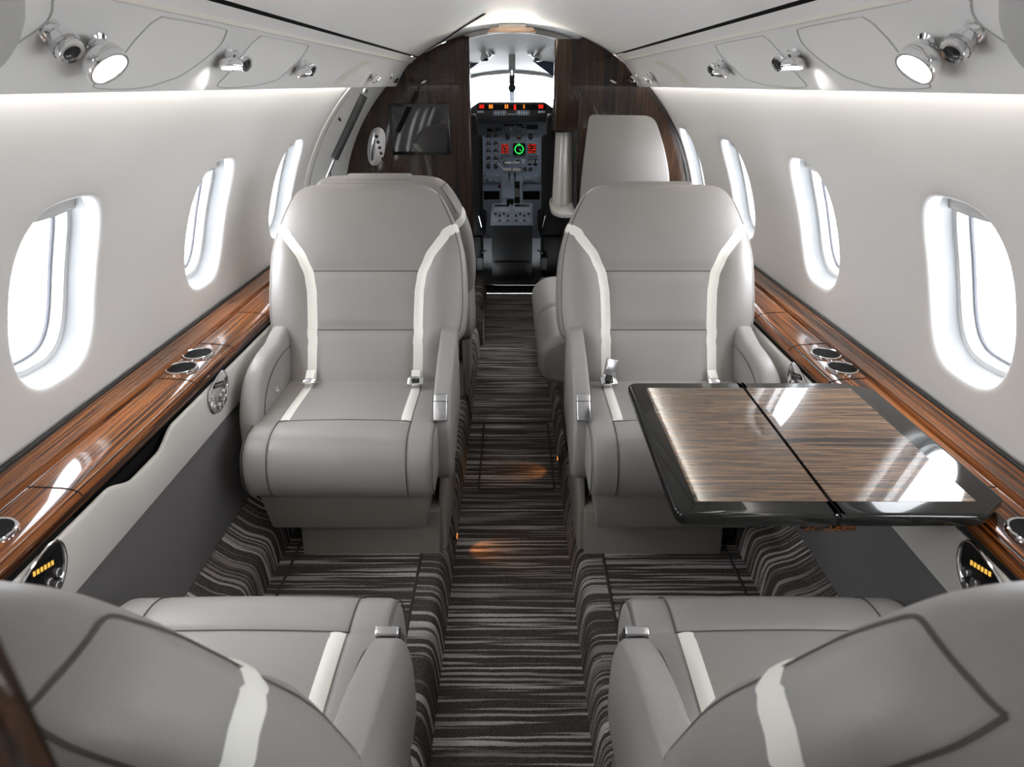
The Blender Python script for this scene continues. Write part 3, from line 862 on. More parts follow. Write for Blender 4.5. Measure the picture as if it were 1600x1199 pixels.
# ------------------------------------------------------------------ control panels on the sidewalls
def ctrl(side, y, z, label, dark, k=1.0):
    r = thing('control_panel', label, 'control panel', (side*.7995, y, z), 0 if side > 0 else PI, 'seat control panels')
    # local: faces -x ; outline in (y,z)
    sY = 1 if side > 0 else -1
    out = smooth_poly([(-.062, -.012), (-.050, .022), (-.005, .040), (.040, .046), (.060, .030), (.056, -.004), (.030, -.034), (-.012, -.046), (-.046, -.038)], 4, True)
    o2 = [(sY*a*k, b*k) for a, b in out]
    pl = obj('face_plate', prism('plate', o2, 'x', -.004, .0, 'black' if dark else 'chrome', .0012, 2, 50), r)
    obj('rim', tube('rim', [(-.0035, a, b) for a, b in o2], .0028, 'chrome', 6, True), r)
    obj('display', rbox('display', (.002, .058, .014), 'dark', .0008, 1, (-.0048, 0, 0)), r, (0, sY*.004, .022), (-sY*.28, 0, 0))
    for i in range(6):
        obj('digit', rbox('digit', (.001, .005, .008), 'gold' if dark else 'brushed', 0, 1, (-.0062, (i-2.5)*.0085, 0)), r, (0, sY*.004, .022), (-sY*.28, 0, 0))
    for a, b in ((.030, -.010), (.006, -.012), (.020, -.030), (-.008, -.034)):
        obj('push_button', lathe('pb', [(.0001, 0), (.0085, 0), (.0085, .003), (.007, .0045), (.0001, .0045)], 'brushed', 16), r, (-.0038, sY*a, b), (0, -PI/2, 0))
    for a, b in ((-.038, .002), (-.040, -.022)):
        obj('jack', lathe('jack', [(.0001, 0), (.0095, 0), (.0095, .003), (.005, .0035), (.0045, .001), (.0001, .001)], 'chrome', 16), r, (-.0038, sY*a, b), (0, -PI/2, 0))
    return r
ctrl(-1, .845, .535, 'black seat control panel with gold display below the left edge cup holder', True)
ctrl(1, .845, .535, 'black seat control panel with gold display below the right edge cup holder', True)
ctrl(-1, 1.565, .540, 'chrome seat control panel on the grey sidewall beside the clear armchair', False)
ctrl(1, 1.62, .540, 'chrome seat control panel peeping out behind the far corner of the table', False)

# ------------------------------------------------------------------ reading lights and air nozzles on the overhead panels
def frame_at(side, y, p):
    a = psu_at(y, max(0, p-.05), side); b = psu_at(y, min(1, p+.05), side); t = (b-a).normalized()
    n = t.cross(Vector((0, 1, 0))); 
    if n.x*side > 0: n = -n
    n.normalize(); return psu_at(y, p, side, -.002), n, t
def rot_to(n, yaw=None):
    return Vector(n).to_track_quat('Z', 'Y').to_euler()
def spot(side, y, p, label, tilt, lit=True, k=1.0):
    pos, n, t = frame_at(side, y, p)
    r = thing('reading_light', label, 'reading light', pos, 0, 'overhead reading lights')
    e = rot_to(n)
    obj('base', lathe('base', [(.0001, -.004), (.017*k, -.004), (.017*k, .004), (.012*k, .007), (.012*k, .012*k), (.0135*k, .013*k), (.0135*k, .021*k), (.011*k, .024*k), (.0001, .024*k)], 'chrome', 28, knurl=-.06), r, (0, 0, 0), e)
    d = (n + Vector(tilt)).normalized(); hp = n*.022*k + d*.004 + Vector((0, .0, 0))
    hd = obj('lamp_head', lathe('head', [(.0001, -.006*k), (.017*k, -.006*k), (.0225*k, -.002*k), (.024*k, .002*k), (.024*k, .009*k), (.0225*k, .0115*k), (.020*k, .0115*k), (.019*k, .008*k), (.0001, .008*k)], 'chrome', 32), r, hp + Vector((0, (-.026 if tilt[1] > 0 else -.026)*k, 0)), rot_to(d))
    obj('lens', lathe('lens', [(.0001, .0088*k), (.0187*k, .0088*k), (.0187*k, .0100*k), (.010*k, .0112*k), (.0001, .0115*k)], 'lens_e' if lit else 'brushed', 28), hd)
    obj('arm', rbox('arm', (.018*k, .030*k, .010*k), 'chrome', .003*k, 2), r, n*.018*k + Vector((0, -.012*k, 0)), e)
    return r
def nozzle(side, y, p, label, tilt=(0, -.5, 0), k=1.0):
    pos, n, t = frame_at(side, y, p)
    r = thing('air_nozzle', label, 'air nozzle', pos, 0, 'overhead air nozzles')
    e = rot_to(n)
    obj('base', lathe('base', [(.0001, -.004), (.016*k, -.004), (.016*k, .004), (.012*k, .010*k), (.0001, .010*k)], 'chrome', 28, knurl=-.06), r, (0, 0, 0), e)
    d = (n + Vector(tilt)).normalized()
    hd = obj('nozzle_head', lathe('nh', [(.0001, -.010*k), (.012*k, -.010*k), (.016*k, -.004*k), (.017*k, .014*k), (.0155*k, .017*k), (.011*k, .0165*k), (.010*k, .012*k), (.0001, .012*k)], 'chrome', 28), r, n*.014*k+d*.006, rot_to(d))
    obj('grip_ring', lathe('gr', [(.0165*k, .004*k), (.0185*k, .005*k), (.0185*k, .010*k), (.0165*k, .011*k)], 'brushed', 28, knurl=-.05), hd)
    obj('vane', lathe('vane', [(.0001, .0121*k), (.0098*k, .0121*k), (.004*k, .0145*k), (.0001, .015*k)], 'rubber', 20), hd)
    return r
for side, sd, by in ((-1, 'left', 'opposite the table'), (1, 'right', 'above the table')):
    spot(side, 1.045, .42, 'largest lit chrome reading light on the overhead panel in the top %s corner' % sd, (0, -.16, -.42), True, 1.35)
    nozzle(side, .935, .34, 'largest chrome air nozzle beside the lit lamp in the top %s corner' % sd, (0, -.25, -.3), 1.1)
    spot(side, 1.505, .38, 'second chrome reading light along the %s overhead panel, throwing a white spot' % sd, (side*.7, -.2, -.5), True)
    nozzle(side, 1.545, .38, 'chrome air nozzle beside the second reading light on the %s overhead panel' % sd, (0, -.25, .1))
    spot(side, 2.02, .42, 'third chrome reading light along the %s overhead panel' % sd, (side*.8, .35, -.4), False)
    nozzle(side, 2.06, .40, 'chrome air nozzle beside the third reading light on the %s overhead panel' % sd, (0, -.3, 0))
    spot(side, 3.10, .50, 'small chrome reading light before the wood bulkhead on the %s overhead panel' % sd, (side*.3, .3, -.6), True)
    nozzle(side, 3.48 if side > 0 else 3.60, .50, 'small chrome air nozzle nearest the wood bulkhead on the %s overhead panel' % sd, (0, -.5, -.2))
# white pools thrown by the two second reading lights
for side in (-1, 1):
    l = bpy.data.lights.new('reading_beam', 'SPOT'); l.energy = .16; l.spot_size = 1.0; l.spot_blend = .6; l.shadow_soft_size = .008; l.color = (1, .97, .92)
    o = bpy.data.objects.new('reading_beam', l); COL.objects.link(o)
    p = psu_at(1.47, .45, side, .036); o.location = p
    tgt = psu_at(1.43, .95, side, 0); o.rotation_euler = (tgt-p).to_track_quat('-Z', 'Y').to_euler()

# ------------------------------------------------------------------ forward bulkheads
def arc_pts(x0, al_end, R, n=24):
    a0 = math.acos(x0/R)
    return [(R*math.cos(a0+(al_end-a0)*i/n), HC+ZC+R*math.sin(a0+(al_end-a0)*i/n)) for i in range(n+1)]
# left: wood wall with the screen
BY = 3.90
P = [(-x, z) for x, z in arc_pts(.258, -.75, .996)] + [(-.258, -.12)]
wf = struct(obj('wall_front', prism('wall_front', P, 'y', BY, BY+.05, 'wood_z', .0, 1, 30)))
nb = round_poly([(-.262, BY-.001), (-.232, BY-.001), (-.232, BY+.052), (-.262, BY+.052)], [.001, .022, .022, .001], 6)
obj('edge_post', prism('edge_post', nb, 'z', -.12, HC+ZC+math.sqrt(.985**2-.235**2), 'wood_z', 0, 1, 50), wf)
# television
tv = thing('wall_screen', 'black flat screen mirroring window light on the dark wood wall', 'television', (-.520, BY-.012, HC-.234))
def trap(x0, x1, z0, z1): return [(x0, z0), (x1, z0), (x1, z1), (x0, z1)]
obj('bezel', prism('bezel', round_poly(trap(-.168, .168, -.135, .135), .008, 4), 'y', -.010, .012, 'black', .003, 2), tv)
obj('screen', prism('screen', trap(-.150, .150, -.116, .120), 'y', -.0108, -.006, 'screen', 0), tv, label='dark glossy screen')
# chrome door handle plate
dh = thing('door_handle', 'oval chrome door handle plate on the dark wood beside the screen', 'handle', (-.775, BY-.002, HC-.325))
ov = [(.052*sup(2*PI*i/32, 2.3)[0]*(1+.0*i), .105*sup(2*PI*i/32, 2.3)[1]) for i in range(32)]
ov = [(x+.18*z, z) for x, z in ov]
obj('plate', prism('plate', ov, 'y', -.010, .002, 'brushed', .004, 3, 50), dh)
obj('lever', tube('lever', [(-.035, -.014, -.07), (-.030, -.03, -.04), (-.020, -.032, .02), (-.008, -.018, .075)], [.010, .011, .011, .009], 'chrome', 10), dh)
for i in range(5): obj('slot', lathe('slot', [(.0001, 0), (.009, 0), (.009, .002), (.0001, .002)], 'rubber', 14), dh, (.018+.012*(i-2)*.5, -.0112, .055-.03*i), (PI/2, 0, 0))
# gas strut on the door edge
gs = thing('gas_strut', 'black gas strut with chrome rod slanting along the cabin door edge', 'gas strut', (-.70, 3.02, HC-.05))
a, b, c = Vector((-.640, 3.03, HC-.045)), Vector((-.790, 3.005, HC-.300)), Vector((-.835, 2.995, HC-.385))
q = lambda me, n, **k: obj(n, me, gs, (.70, -3.02, -(HC-.05)), **k)
q(tube('cyl', [a, b], .017, 'rubber', 14), 'cylinder'); q(tube('rod', [b, c], .007, 'chrome', 10), 'rod', label='chrome rod')
q(tube('end', [a+Vector((.004, 0, .012)), a+Vector((.012, 0, .030))], .011, 'chrome', 10), 'ball_end'); q(tube('end', [c, c+Vector((-.012, 0, -.02))], .010, 'brushed', 10), 'ball_end')
# door gasket line curving over the ceiling
pts = smooth_poly([(-.575, 3.93), (-.45, 3.87), (-.335, 3.74), (-.21, 3.42), (-.115, 3.10)], 8, False)
gk = obj('gasket', tube('gasket', [(x, y, HC+ZC+math.sqrt((R0-.001)**2-x*x)) for x, y in pts], .0048, 'rubber', 6))
tag(gk, 'thin black rubber door seal curving across the white ceiling', 'door seal')

# right: tall wood cabinet with padded panel, corner column and cream shelf
CY = 3.60
cb = thing('wardrobe_cabinet', 'tall dark striped wood cabinet with a pale padded panel ahead of the right windows', 'cabinet', (.6, CY, -.13))
q = lambda me, n, **k: obj(n, me, cb, (-.6, -CY, .13), **k)
P = arc_pts(.345, .03, .996) + [(.975, .56), (.925, .36), (.845, .17), (.75, -.02), (.75, -.12), (.345, -.12)]
q(prism('body', P, 'y', CY, CY+.34, 'wood_z', .0, 1, 30), 'body')
struct(obj('wall_front_right', prism('wfr', [(.35, -.10), (.35, 1.55), (.93, 1.55), (.93, -.10)], 'y', CY+.345, 4.64, 'wood_z', 0)))
pp = round_poly([(.398, HC-.142), (.735, HC-.148), (.800, HC-.29), (.852, HC-.46), (.862, HC-.82), (.362, HC-.82), (.372, HC-.45)], [.03, .05, .1, .1, .02, .02, .1], 6)
q(prism('padded_panel', pp, 'y', CY-.022, CY+.002, 'padded', .008, 4, 50), 'padded_panel', label='pale padded leather panel')
zc_ = HC+ZC
colp = round_poly([(.345, CY), (.225, CY), (.215, CY+.012), (.215, CY+.10), (.225, CY+.13), (.345, CY+.13)], [.001, .03, .03, .03, .03, .001], 6)
q(prism('column', colp, 'z', HC-.222, zc_+math.sqrt(.975**2-.23**2)-.02, 'wood_z', .004, 2, 50), 'corner_column', label='rounded glossy wood corner column')
q(rbox('edge_strip', (.006, .006, 1.2), 'black', .001, 1, (.352, CY-.001, HC-.75)), 'edge_strip')
obj_gr = obj('wall_edge_trim', prism('edge', [(x, z) for x, z in arc_pts(.64, -.2, .992)] + [(x, z) for x, z in arc_pts(.64, -.2, .980)][::-1], 'y', CY-.006, CY+.01, 'rubber', 0), cb, (-.6, -CY, .13))
sf = thing('cream_shelf', 'glossy cream cup shelf with tall flared back under the wood corner column', 'shelf', (.281, CY+.03, HC-.615))
def stem_fn(u, v):
    z = .38*v
    wv_ = .047+.012*(1-v)**1.2 + (.012 if v > .92 else 0)*0
    xx = (u-.5)*2
    dep = .030*(1-abs(xx)**1.6) + .010*(1-v)
    return (xx*wv_, -dep*1.2+.012*math.exp(-(xx/.15)**2), z)
st_ = obj('back_panel', grid('stem', stem_fn, 24, 16, 'cream_gloss', fix=True), sf, (.0, .06, .0))
st_.modifiers.new('thick', 'SOLIDIFY').thickness = .008
tr = round_poly([(.058, .12), (.058, -.10), (-.01, -.115), (-.065, -.07), (-.072, .04), (-.06, .12)], [.004, .02, .06, .06, .06, .02], 6)
obj('tray', prism('tray', tr, 'z', -.022, .0, 'cream_gloss', .008, 3, 50), sf, (0, 0, 0), (math.radians(14), 0, 0))
obj('tray_rim', tube('tray_rim', [(x*.97, y*.97, .001) for x, y in tr], .005, 'cream_gloss', 8, True), sf, (0, 0, 0), (math.radians(14), 0, 0))

# small brown carpeted block by the seat in the aisle
bx = thing('footrest_block', 'small carpet covered block on the aisle floor ahead of the hidden armchair', 'footrest', (-.195, 3.66, FZ))
obj('block', rbox('block', (.055, .16, .17), 'carpet_b', .012, 3, (0, 0, .0865)), bx)
obj('cap', rbox('cap', (.050, .15, .012), 'binding', .005, 2, (0, 0, .172)), bx)

# ceiling plate with uplight over the doorway
pl = thing('ceiling_lamp', 'slim dark lamp plate on the ceiling above the cockpit doorway', 'lamp', (.0, 3.66, HC+.246))
obj('plate', prism('plate', [(-.125, -.012), (.125, -.012), (.105, .012), (-.105, .012)], 'y', -.02, .02, plain('lamp_plate', (.14, .085, .06), .4), .003, 2), pl)
obj('bracket', rbox('bracket', (.14, .02, .024), 'shade', .002, 1, (0, 0, .018)), pl)
area('doorway_uplight', (0, 3.60, HC+.225), (math.radians(-(180-68)), 0, 0),   .22, .03, 1.1, (1, .90, .74))
hd_o = [(x, HC+ZC+math.sqrt(1.03**2-x*x)) for x in [-.36+.72*i/24 for i in range(25)]]
hd_i = [(x, HC+.252-.50*x*x) for x in [-.36+.72*i/24 for i in range(25)]]
struct(obj('trim_6', prism('header', hd_o+hd_i[::-1], 'y', 3.935, 3.965, 'white', 0)))

# ------------------------------------------------------------------ cockpit
KY = 4.66
struct(obj('floor_cockpit', rbox('floor_cockpit', (2.0, 2.2, .02), 'cockpit', 0, 1, (0, KY+1.1, -.08))))
th_ = struct(obj('trim_3', rbox('threshold', (.90, .03, .062), 'rubber', .002, 1, (0, KY+.015, -.099))))
obj('chrome_strip', tube('chrome_strip', [(-.36, KY-.004, -.066), (.30, KY-.004, -.066), (.335, KY-.01, -.055), (.345, KY-.01, -.02)], .006, 'chrome', 8), th_)
def ckc(u, v):
    x = (u-.5)*1.9; y = 3.95+(5.80-3.95)*v; top = .262+(.10-.262)*v**1.1
    return (x, y, HC+top-(.42-.1*v)*x*x)
struct(obj('ceiling_cockpit', grid('ceiling_cockpit', ckc, 24, 12, 'ceiling', fix=True, ang=60)))
for sd, nm in ((-1, 'left'), (1, 'right')):
    struct(obj('wall_cockpit_' + nm, rbox('wc', (.03, 2.3, 1.6), 'cockpit', 0, 1, (sd*.96, 5.12, .70))))
struct(obj('wall_cockpit_front', rbox('wcf', (2.0, .03, 1.1), 'cockpit', 0, 1, (0, 6.30, .45))))
# filler above left bulkhead opening: header between cabin ceiling and cockpit ceiling
# windshield panes and posts
def shield(x0, x1):
    def fn(u, v): return (x0+(x1-x0)*u, 5.80+.50*v, HC+.100-.36*v-(.30)*(x0+(x1-x0)*u)**2)
    return grid('pane', fn, 10, 6, 'glass', fix=True)
wn += 1
w1 = struct(obj('window_%d' % wn, shield(-.95, -.018))); wn += 1
w2 = struct(obj('window_%d' % wn, shield(.018, .95)))
cp = struct(obj('trim_4', prism('post', [(-.020, 0), (.020, 0), (.016, .02), (-.016, .02)], 'z', 0, .62, 'white', .003, 1), None, (0, 6.28, HC-.26), (math.radians(54), 0, 0)))
hb = struct(obj('trim_5', tube('header', [(-.9, 5.795, HC+.092-.24), (-.5, 5.795, HC+.092-.075), (-.25, 5.795, HC+.092-.02), (0, 5.795, HC+.092), (.25, 5.795, HC+.092-.02), (.5, 5.795, HC+.092-.075), (.9, 5.795, HC+.092-.24)], .014, 'white', 8)))
portal((0, 6.06, HC-.06), (-.625, 0, 0), 1.8, .66)

# instrument panel; pv() turns panel coordinates measured on the face into (x, z)
PY = 5.62
ip = thing('instrument_panel', 'blue grey cockpit instrument panel full of round gauges under a black glareshield', 'instrument panel', (0, PY, 0))
def pv(a, b):
    px, py = 720+a/7.053, 130+b/7.053
    h = (py-132)/1105.; d = .9057*PY; h = h*d/(1-.4239*h); d += .4239*h
    return (px-800)/1000*d, HC-h
PS = 1/7.053/1000*5.27
def at(a, b, yy=0.0): x, z = pv(a, b); return (x, yy, z)
x0, z1 = pv(120, 425); x1, z0 = pv(1000, 1105)
obj('panel_face', rbox('face', (1.5, .04, .62), 'panel', .004, 1, (0, .02, (pv(0, 425)[1]+pv(0, 1105)[1])/2)), ip)
def prect(nm, a0, a1, b0, b1, m, dy=-.004, th=.008, bev=.002, par=None, lab=None):
    X0, Z1 = pv(a0, b0); X1, Z0 = pv(a1, b1)
    return obj(nm, rbox(nm, (X1-X0, th, Z1-Z0), m, bev, 2), par or ip, ((X0+X1)/2, dy, (Z0+Z1)/2) if par is None else ((X0+X1)/2-par.location.x, dy-par.location.y, (Z0+Z1)/2-par.location.z), label=lab)
def gauge(a, b, r, needle, marks=10, bezel='panel2', arcs=None):
    rr = r*PS
    g = obj('gauge', cached('gz%.1f%s' % (r, bezel), lambda: lathe('gauge', [(.0001, -.003), (rr, -.003), (rr, .004), (rr*.9, .008), (rr*.82, .007), (rr*.80, .004), (.0001, .004)], bezel, 28, 'y')), ip, at(a, b, -.002))
    obj('dial', cached('df%.1f' % r, lambda: lathe('dial', [(.0001, .0042), (rr*.81, .0042), (rr*.81, .0048), (.0001, .0048)], 'gface', 28, 'y')), g)
    bm = bmesh.new()
    for i in range(marks):
        w_ = PI*.75+1.5*PI*i/(marks-1)+PI
        mt = Matrix.Translation((math.cos(w_)*rr*.66, -.0052, math.sin(w_)*rr*.66)) @ Matrix.Rotation(-w_, 4, 'Y') @ Matrix.Diagonal((rr*.24, .0008, rr*.09, 1))
        bmesh.ops.create_cube(bm, size=1, matrix=mt)
    mt = Matrix.Rotation(-needle, 4, 'Y') @ Matrix.Translation((rr*.26, -.0058, 0)) @ Matrix.Diagonal((rr*.62, .0008, rr*.12, 1))
    bmesh.ops.create_cube(bm, size=1, matrix=mt)
    me = bpy.data.meshes.new('marks'); bm.to_mesh(me); bm.free(); me.materials.append(M['gmark'])
    obj('dial_marks', me, g)
    return g
for j, b in enumerate((592, 674, 755, 838, 918)):
    for i, a in enumerate((306, 386)):
        g = gauge(a, b, 37, random.uniform(-.4, 2.6))
        if j < 4: obj('readout', rbox('readout', (.020, .001, .009), 'gmark', 0), g, (0, -.0056, -.014))
gauge(512, 592, 45, 1.1, 12); gauge(768, 590, 45, .3, 12); 
g = gauge(640, 578, 56, .9, 12)
obj('horizon_ball', lathe('hz', [(.0001, .005), (.020, .005), (.020, .0056), (.0001, .0056)], plain('sky_blue', (.25, .5, .6), .4), 20, 'y'), g, (0, -.0006, .004))
obj('ground_half', rbox('gh', (.028, .001, .012), plain('ground_tan', (.45, .25, .15), .5), 0), g, (0, -.0066, -.010))
for a, b in ((655, 948), (708, 948), (768, 950)): gauge(a, b, 28, random.uniform(0, 3), 8)
gauge(490, 880, 36, 1.6, 9); gauge(632, 872, 34, .5, 8)
# red radio displays and the green radar scope
def display(a0, a1, b0, b1, rows):
    f = prect('display', a0, a1, b0, b1, 'panel2', -.006, .012, .004)
    X0, Z1 = pv(a0+12, b0+18); X1, Z0 = pv(a1-28, b1-50)
    obj('screen_glass', rbox('sg', (X1-X0, .002, Z1-Z0), 'black', 0), f, ((X0+X1)/2-f.location.x, -.0068, (Z0+Z1)/2-f.location.z))
    bm = bmesh.new(); rnd = random.Random(a0)
    for k in range(rows):
        zz = Z1-(Z1-Z0)*(k+.5)/rows; x = X0+.004
        while x < X1-.006:
            wd = rnd.uniform(.004, .012)
            if rnd.random() < .85: bmesh.ops.create_cube(bm, size=1, matrix=Matrix.Translation((min(x+wd/2, X1-.006)-f.location.x, -.0082, zz-f.location.z)) @ Matrix.Diagonal((wd, .0008, (Z1-Z0)/rows*.36, 1)))
            x += wd+.0015
    me = bpy.data.meshes.new('display_text'); bm.to_mesh(me); bm.free(); me.materials.append(M['red_e']); obj('display_text', me, f, label='red lit figures')
    for k in range(4):
        aa = a0+18+(a1-a0-36)*k/3; X, Z = pv(aa, b1-24)
        obj('knob', cached('kn', lambda: lathe('kn', [(.0001, 0), (.006, 0), (.005, .008), (.0001, .008)], 'rubber', 12, 'y')), f, (X-f.location.x, -.006, Z-f.location.z))
display(432, 556, 652, 828, 5); display(728, 856, 652, 826, 4)
f = prect('radar_scope', 568, 716, 654, 806, 'panel2', -.006, .012, .004)
X, Z = pv(640, 730)
obj('scope_glass', rbox('scg', (.100, .002, .098), 'black', .012, 2), f, (0, -.0068, 0))
bm = bmesh.new()
for i in range(20):
    w_ = 2*PI*i/20
    bmesh.ops.create_cube(bm, size=1, matrix=Matrix.Translation((math.cos(w_)*.034, -.0085, math.sin(w_)*.034)) @ Matrix.Rotation(-w_, 4, 'Y') @ Matrix.Diagonal((.010 if i % 5 == 0 else .007, .0008, .0055, 1)))
bmesh.ops.create_cube(bm, size=1, matrix=Matrix.Translation((.010, -.0085, -.008)) @ Matrix.Rotation(.8, 4, 'Y') @ Matrix.Diagonal((.012, .0008, .004, 1)))
bmesh.ops.create_cube(bm, size=1, matrix=Matrix.Translation((0, -.0085, .040)) @ Matrix.Diagonal((.004, .0008, .010, 1)))
me = bpy.data.meshes.new('scope_trace'); bm.to_mesh(me); bm.free(); me.materials.append(M['green_e']); obj('scope_trace', me, f, label='green lit compass ring')
# placards, rocker rows, radios, switch strip
for a0, a1, b0, b1, m_ in ((228, 275, 465, 480, 'panel2'), (280, 405, 455, 480, 'panel2'), (292, 408, 495, 535, 'black'), (470, 592, 458, 474, 'black'), (608, 680, 456, 476, 'cockpit'), (722, 850, 462, 510, 'cockpit'), (665, 705, 484, 498, 'black'), (730, 808, 530, 542, 'gmark'), (425, 450, 500, 525, 'black'), (676, 704, 838, 892, 'gmark'), (742, 778, 842, 908, 'black'), (798, 842, 842, 908, 'black'), (538, 566, 496, 526, 'gmark')):
    prect('placard', a0, a1, b0, b1, m_, -.003, .006, .001)
for a in (752, 768, 806, 832): prect('toggle_switch', a-4, a+4, 852, 890, 'gmark', -.008, .008, .001)
prect('switch_strip', 250, 870, 998, 1092, 'panel', -.012, .02, .004)
for a, b, m_ in ((275, 1016, 'black'), (345, 1016, 'red_e'), (400, 1016, 'gmark'), (290, 1070, 'black'), (330, 1074, 'gmark'), (390, 1078, 'green_e'), (720, 1050, 'gmark'), (745, 1050, 'gmark'), (768, 1050, 'gmark'), (835, 1025, 'gmark'), (835, 1060, 'gmark')):
    mm = 'panel2' if m_ in ('green_e', 'red_e') else m_
    prect('toggle_switch', a-7, a+7, b-(18 if m_ == 'gmark' and 700 < a < 800 else 9), b+(18 if m_ == 'gmark' and 700 < a < 800 else 9), mm, -.026, .012, .002)
prect('footwell', 250, 425, 1108, 1290, 'dark', .02, .02, .001); prect('footwell', 680, 870, 1108, 1290, 'dark', .02, .02, .001)
# black glareshield with its row of warning lights
GS = -.21
def gat(a, b):
    Y = PY+GS-.002; px, py = 720+a/7.053, 130+b/7.053; h = (py-132)/1105.; d = .9057*Y; h = h*d/(1-.4239*h); d += .4239*h
    return (px-800)/1000*d, HC-h
gx, gz = gat(160, 216); gx2, gz2 = gat(960, 216); bx0, bz = gat(90, 385)
gp = round_poly([(-.62, gz-.14), (-.62, gz-.06), (-.345, gz-.055), (gx+.02, gz), (gx2-.02, gz), (.345, gz-.055), (.62, gz-.06), (.62, gz-.14)], .012, 4)
gl = obj('glareshield', prism('glareshield', gp, 'y', GS, .12, 'rubber', .006, 2, 40), ip, label='black padded glareshield')
def grect(nm, a0, a1, b0, b1, m, dy=-.002):
    X0, Z1 = gat(a0, b0); X1, Z0 = gat(a1, b1)
    return obj(nm, rbox(nm, (X1-X0, .006, Z1-Z0), m, .0008, 1), gl, ((X0+X1)/2, GS+dy, (Z0+Z1)/2))
grect('warning_bank', 190, 940, 238, 300, 'dark', 0)
for a0, a1, m_ in ((205, 228, 'red_e'), (233, 256, 'red_e'), (310, 329, 'amber_e'), (335, 353, 'amber_e'), (485, 500, 'amber_e'), (508, 522, 'amber_e'), (585, 608, 'red_e'), (690, 703, 'amber_e'), (856, 880, 'red_e'), (884, 908, 'red_e')):
    for b0, b1 in ((241, 257), (262, 281)): grect('warning_light', a0, a1, b0, b1, m_, -.004)
for b0, b1 in ((283, 297),): grect('warning_light', 585, 608, b0, b1, 'red_e', -.004)
for a0, a1 in ((180, 255), (852, 928)): grect('selector_panel', a0, a1, 308, 332, 'panel2', -.003)
for a0, a1 in ((360, 500), (615, 755)):
    k = grect('selector_panel', a0, a1, 306, 358, 'panel2', -.003)
    for i in range(5):
        for j in range(2):
            aa = a0+14+(a1-a0-28)*i/4; X, Z = gat(aa, 318+j*26)
            obj('key', cached('key', lambda: rbox('key', (.011, .004, .009), 'black', .001, 1)), k, (X-k.location.x, -.004, Z-k.location.z))
for a in (525, 547, 570, 594): grect('selector_knob', a-6, a+6, 340, 354, 'gmark', -.005)
for a in (148, 966): grect('selector_knob', a-13, a+13, 342, 358, 'gmark', -.005)

# centre pedestal with throttles and radios
pe = thing('center_pedestal', 'narrow cockpit centre pedestal with white throttle levers and radio panels', 'pedestal', (0, 4.86, -.07))
obj('body', prism('body', [(0, .001), (0, .405), (.36, .50), (.40, .50), (.40, .001)], 'x', -.155, .155, 'cockpit', .004, 2), pe)
obj('kick_box', rbox('kick', (.28, .03, .13), 'rubber', .004, 2, (0, -.012, .067)), pe)
sl = math.atan2(.095, .36)
top_ = obj('radio_deck', rbox('deck', (.325, .37, .012), 'panel', .004, 2), pe, (0, .178, .4585), (sl, 0, 0))
def deck(nm, x0, x1, y0, y1, m, z=.006, h=.006):
    return obj(nm, rbox(nm, (x1-x0, y1-y0, h), m, .0015, 1), top_, ((x0+x1)/2, (y0+y1)/2, z+h/2))
for sx_ in (-1, 1):
    deck('radio_unit', min(sx_*.006, sx_*.152), max(sx_*.006, sx_*.152), .01, .17, 'panel2')
    deck('radio_window', min(sx_*.022, sx_*.136), max(sx_*.022, sx_*.136), .11, .145, 'black', .0125, .002)
    for i in range(7):
        for j in range(2): deck('key', sx_*.079-.05+i*.0165-.005, sx_*.079-.05+i*.0165+.005, .035+j*.03, .052+j*.03, 'gmark', .0125, .003)
    deck('radio_unit', min(sx_*.006, sx_*.152), max(sx_*.006, sx_*.152), -.175, -.01, 'panel2')
    for i in range(4):
        deck('knob', sx_*.03+sx_*i*.032-.007, sx_*.03+sx_*i*.032+.007, -.075+(i % 2)*.03, -.058+(i % 2)*.03, 'rubber', .0125, .014)
        deck('key', sx_*.03+sx_*i*.032-.010, sx_*.03+sx_*i*.032+.010, -.150, -.130, 'gmark' if i % 2 else 'black', .0125, .003)
obj('quadrant', prism('quad', [(.34, .40), (.34, .56), (.48, .66), (.70, .68), (.71, .40)], 'x', -.085, .085, 'panel', .006, 2), pe)
obj('quadrant_slot', prism('qs', [(.338, .50), (.338, .562), (.478, .663), (.482, .655)], 'x', .02, .062, 'black', 0), pe)
obj('trim_box', rbox('tb', (.055, .03, .06), 'black', .004, 1, (-.015, .335, .52)), pe)
for sx_ in (-1, 1):
    lv = obj('throttle_lever', tube('lever', [(sx_*.022, .50, .64), (sx_*.022, .47, .70), (sx_*.022, .46, .745)], .007, 'brushed', 8), pe)
    obj('lever_grip', tube('grip', [(sx_*.006, .455, .75), (sx_*.070, .455, .75)], .017, 'white', 14), lv, label='white throttle grip')
    obj('lever_grip', tube('grip', [(sx_*.004, .50, .80), (sx_*.060, .50, .80)], .011, 'white', 12), lv)
obj('flap_handle', tube('flap', [(-.065, .47, .75), (-.11, .46, .80)], [.006, .010], 'white', 10), pe)
obj('gear_knob', lathe('gk', [(.0001, -.012), (.012, -.008), (.012, .008), (.0001, .012)], plain('dark_red', (.20, .012, .012), .4), 14, 'y'), pe, (-.10, .44, .63))

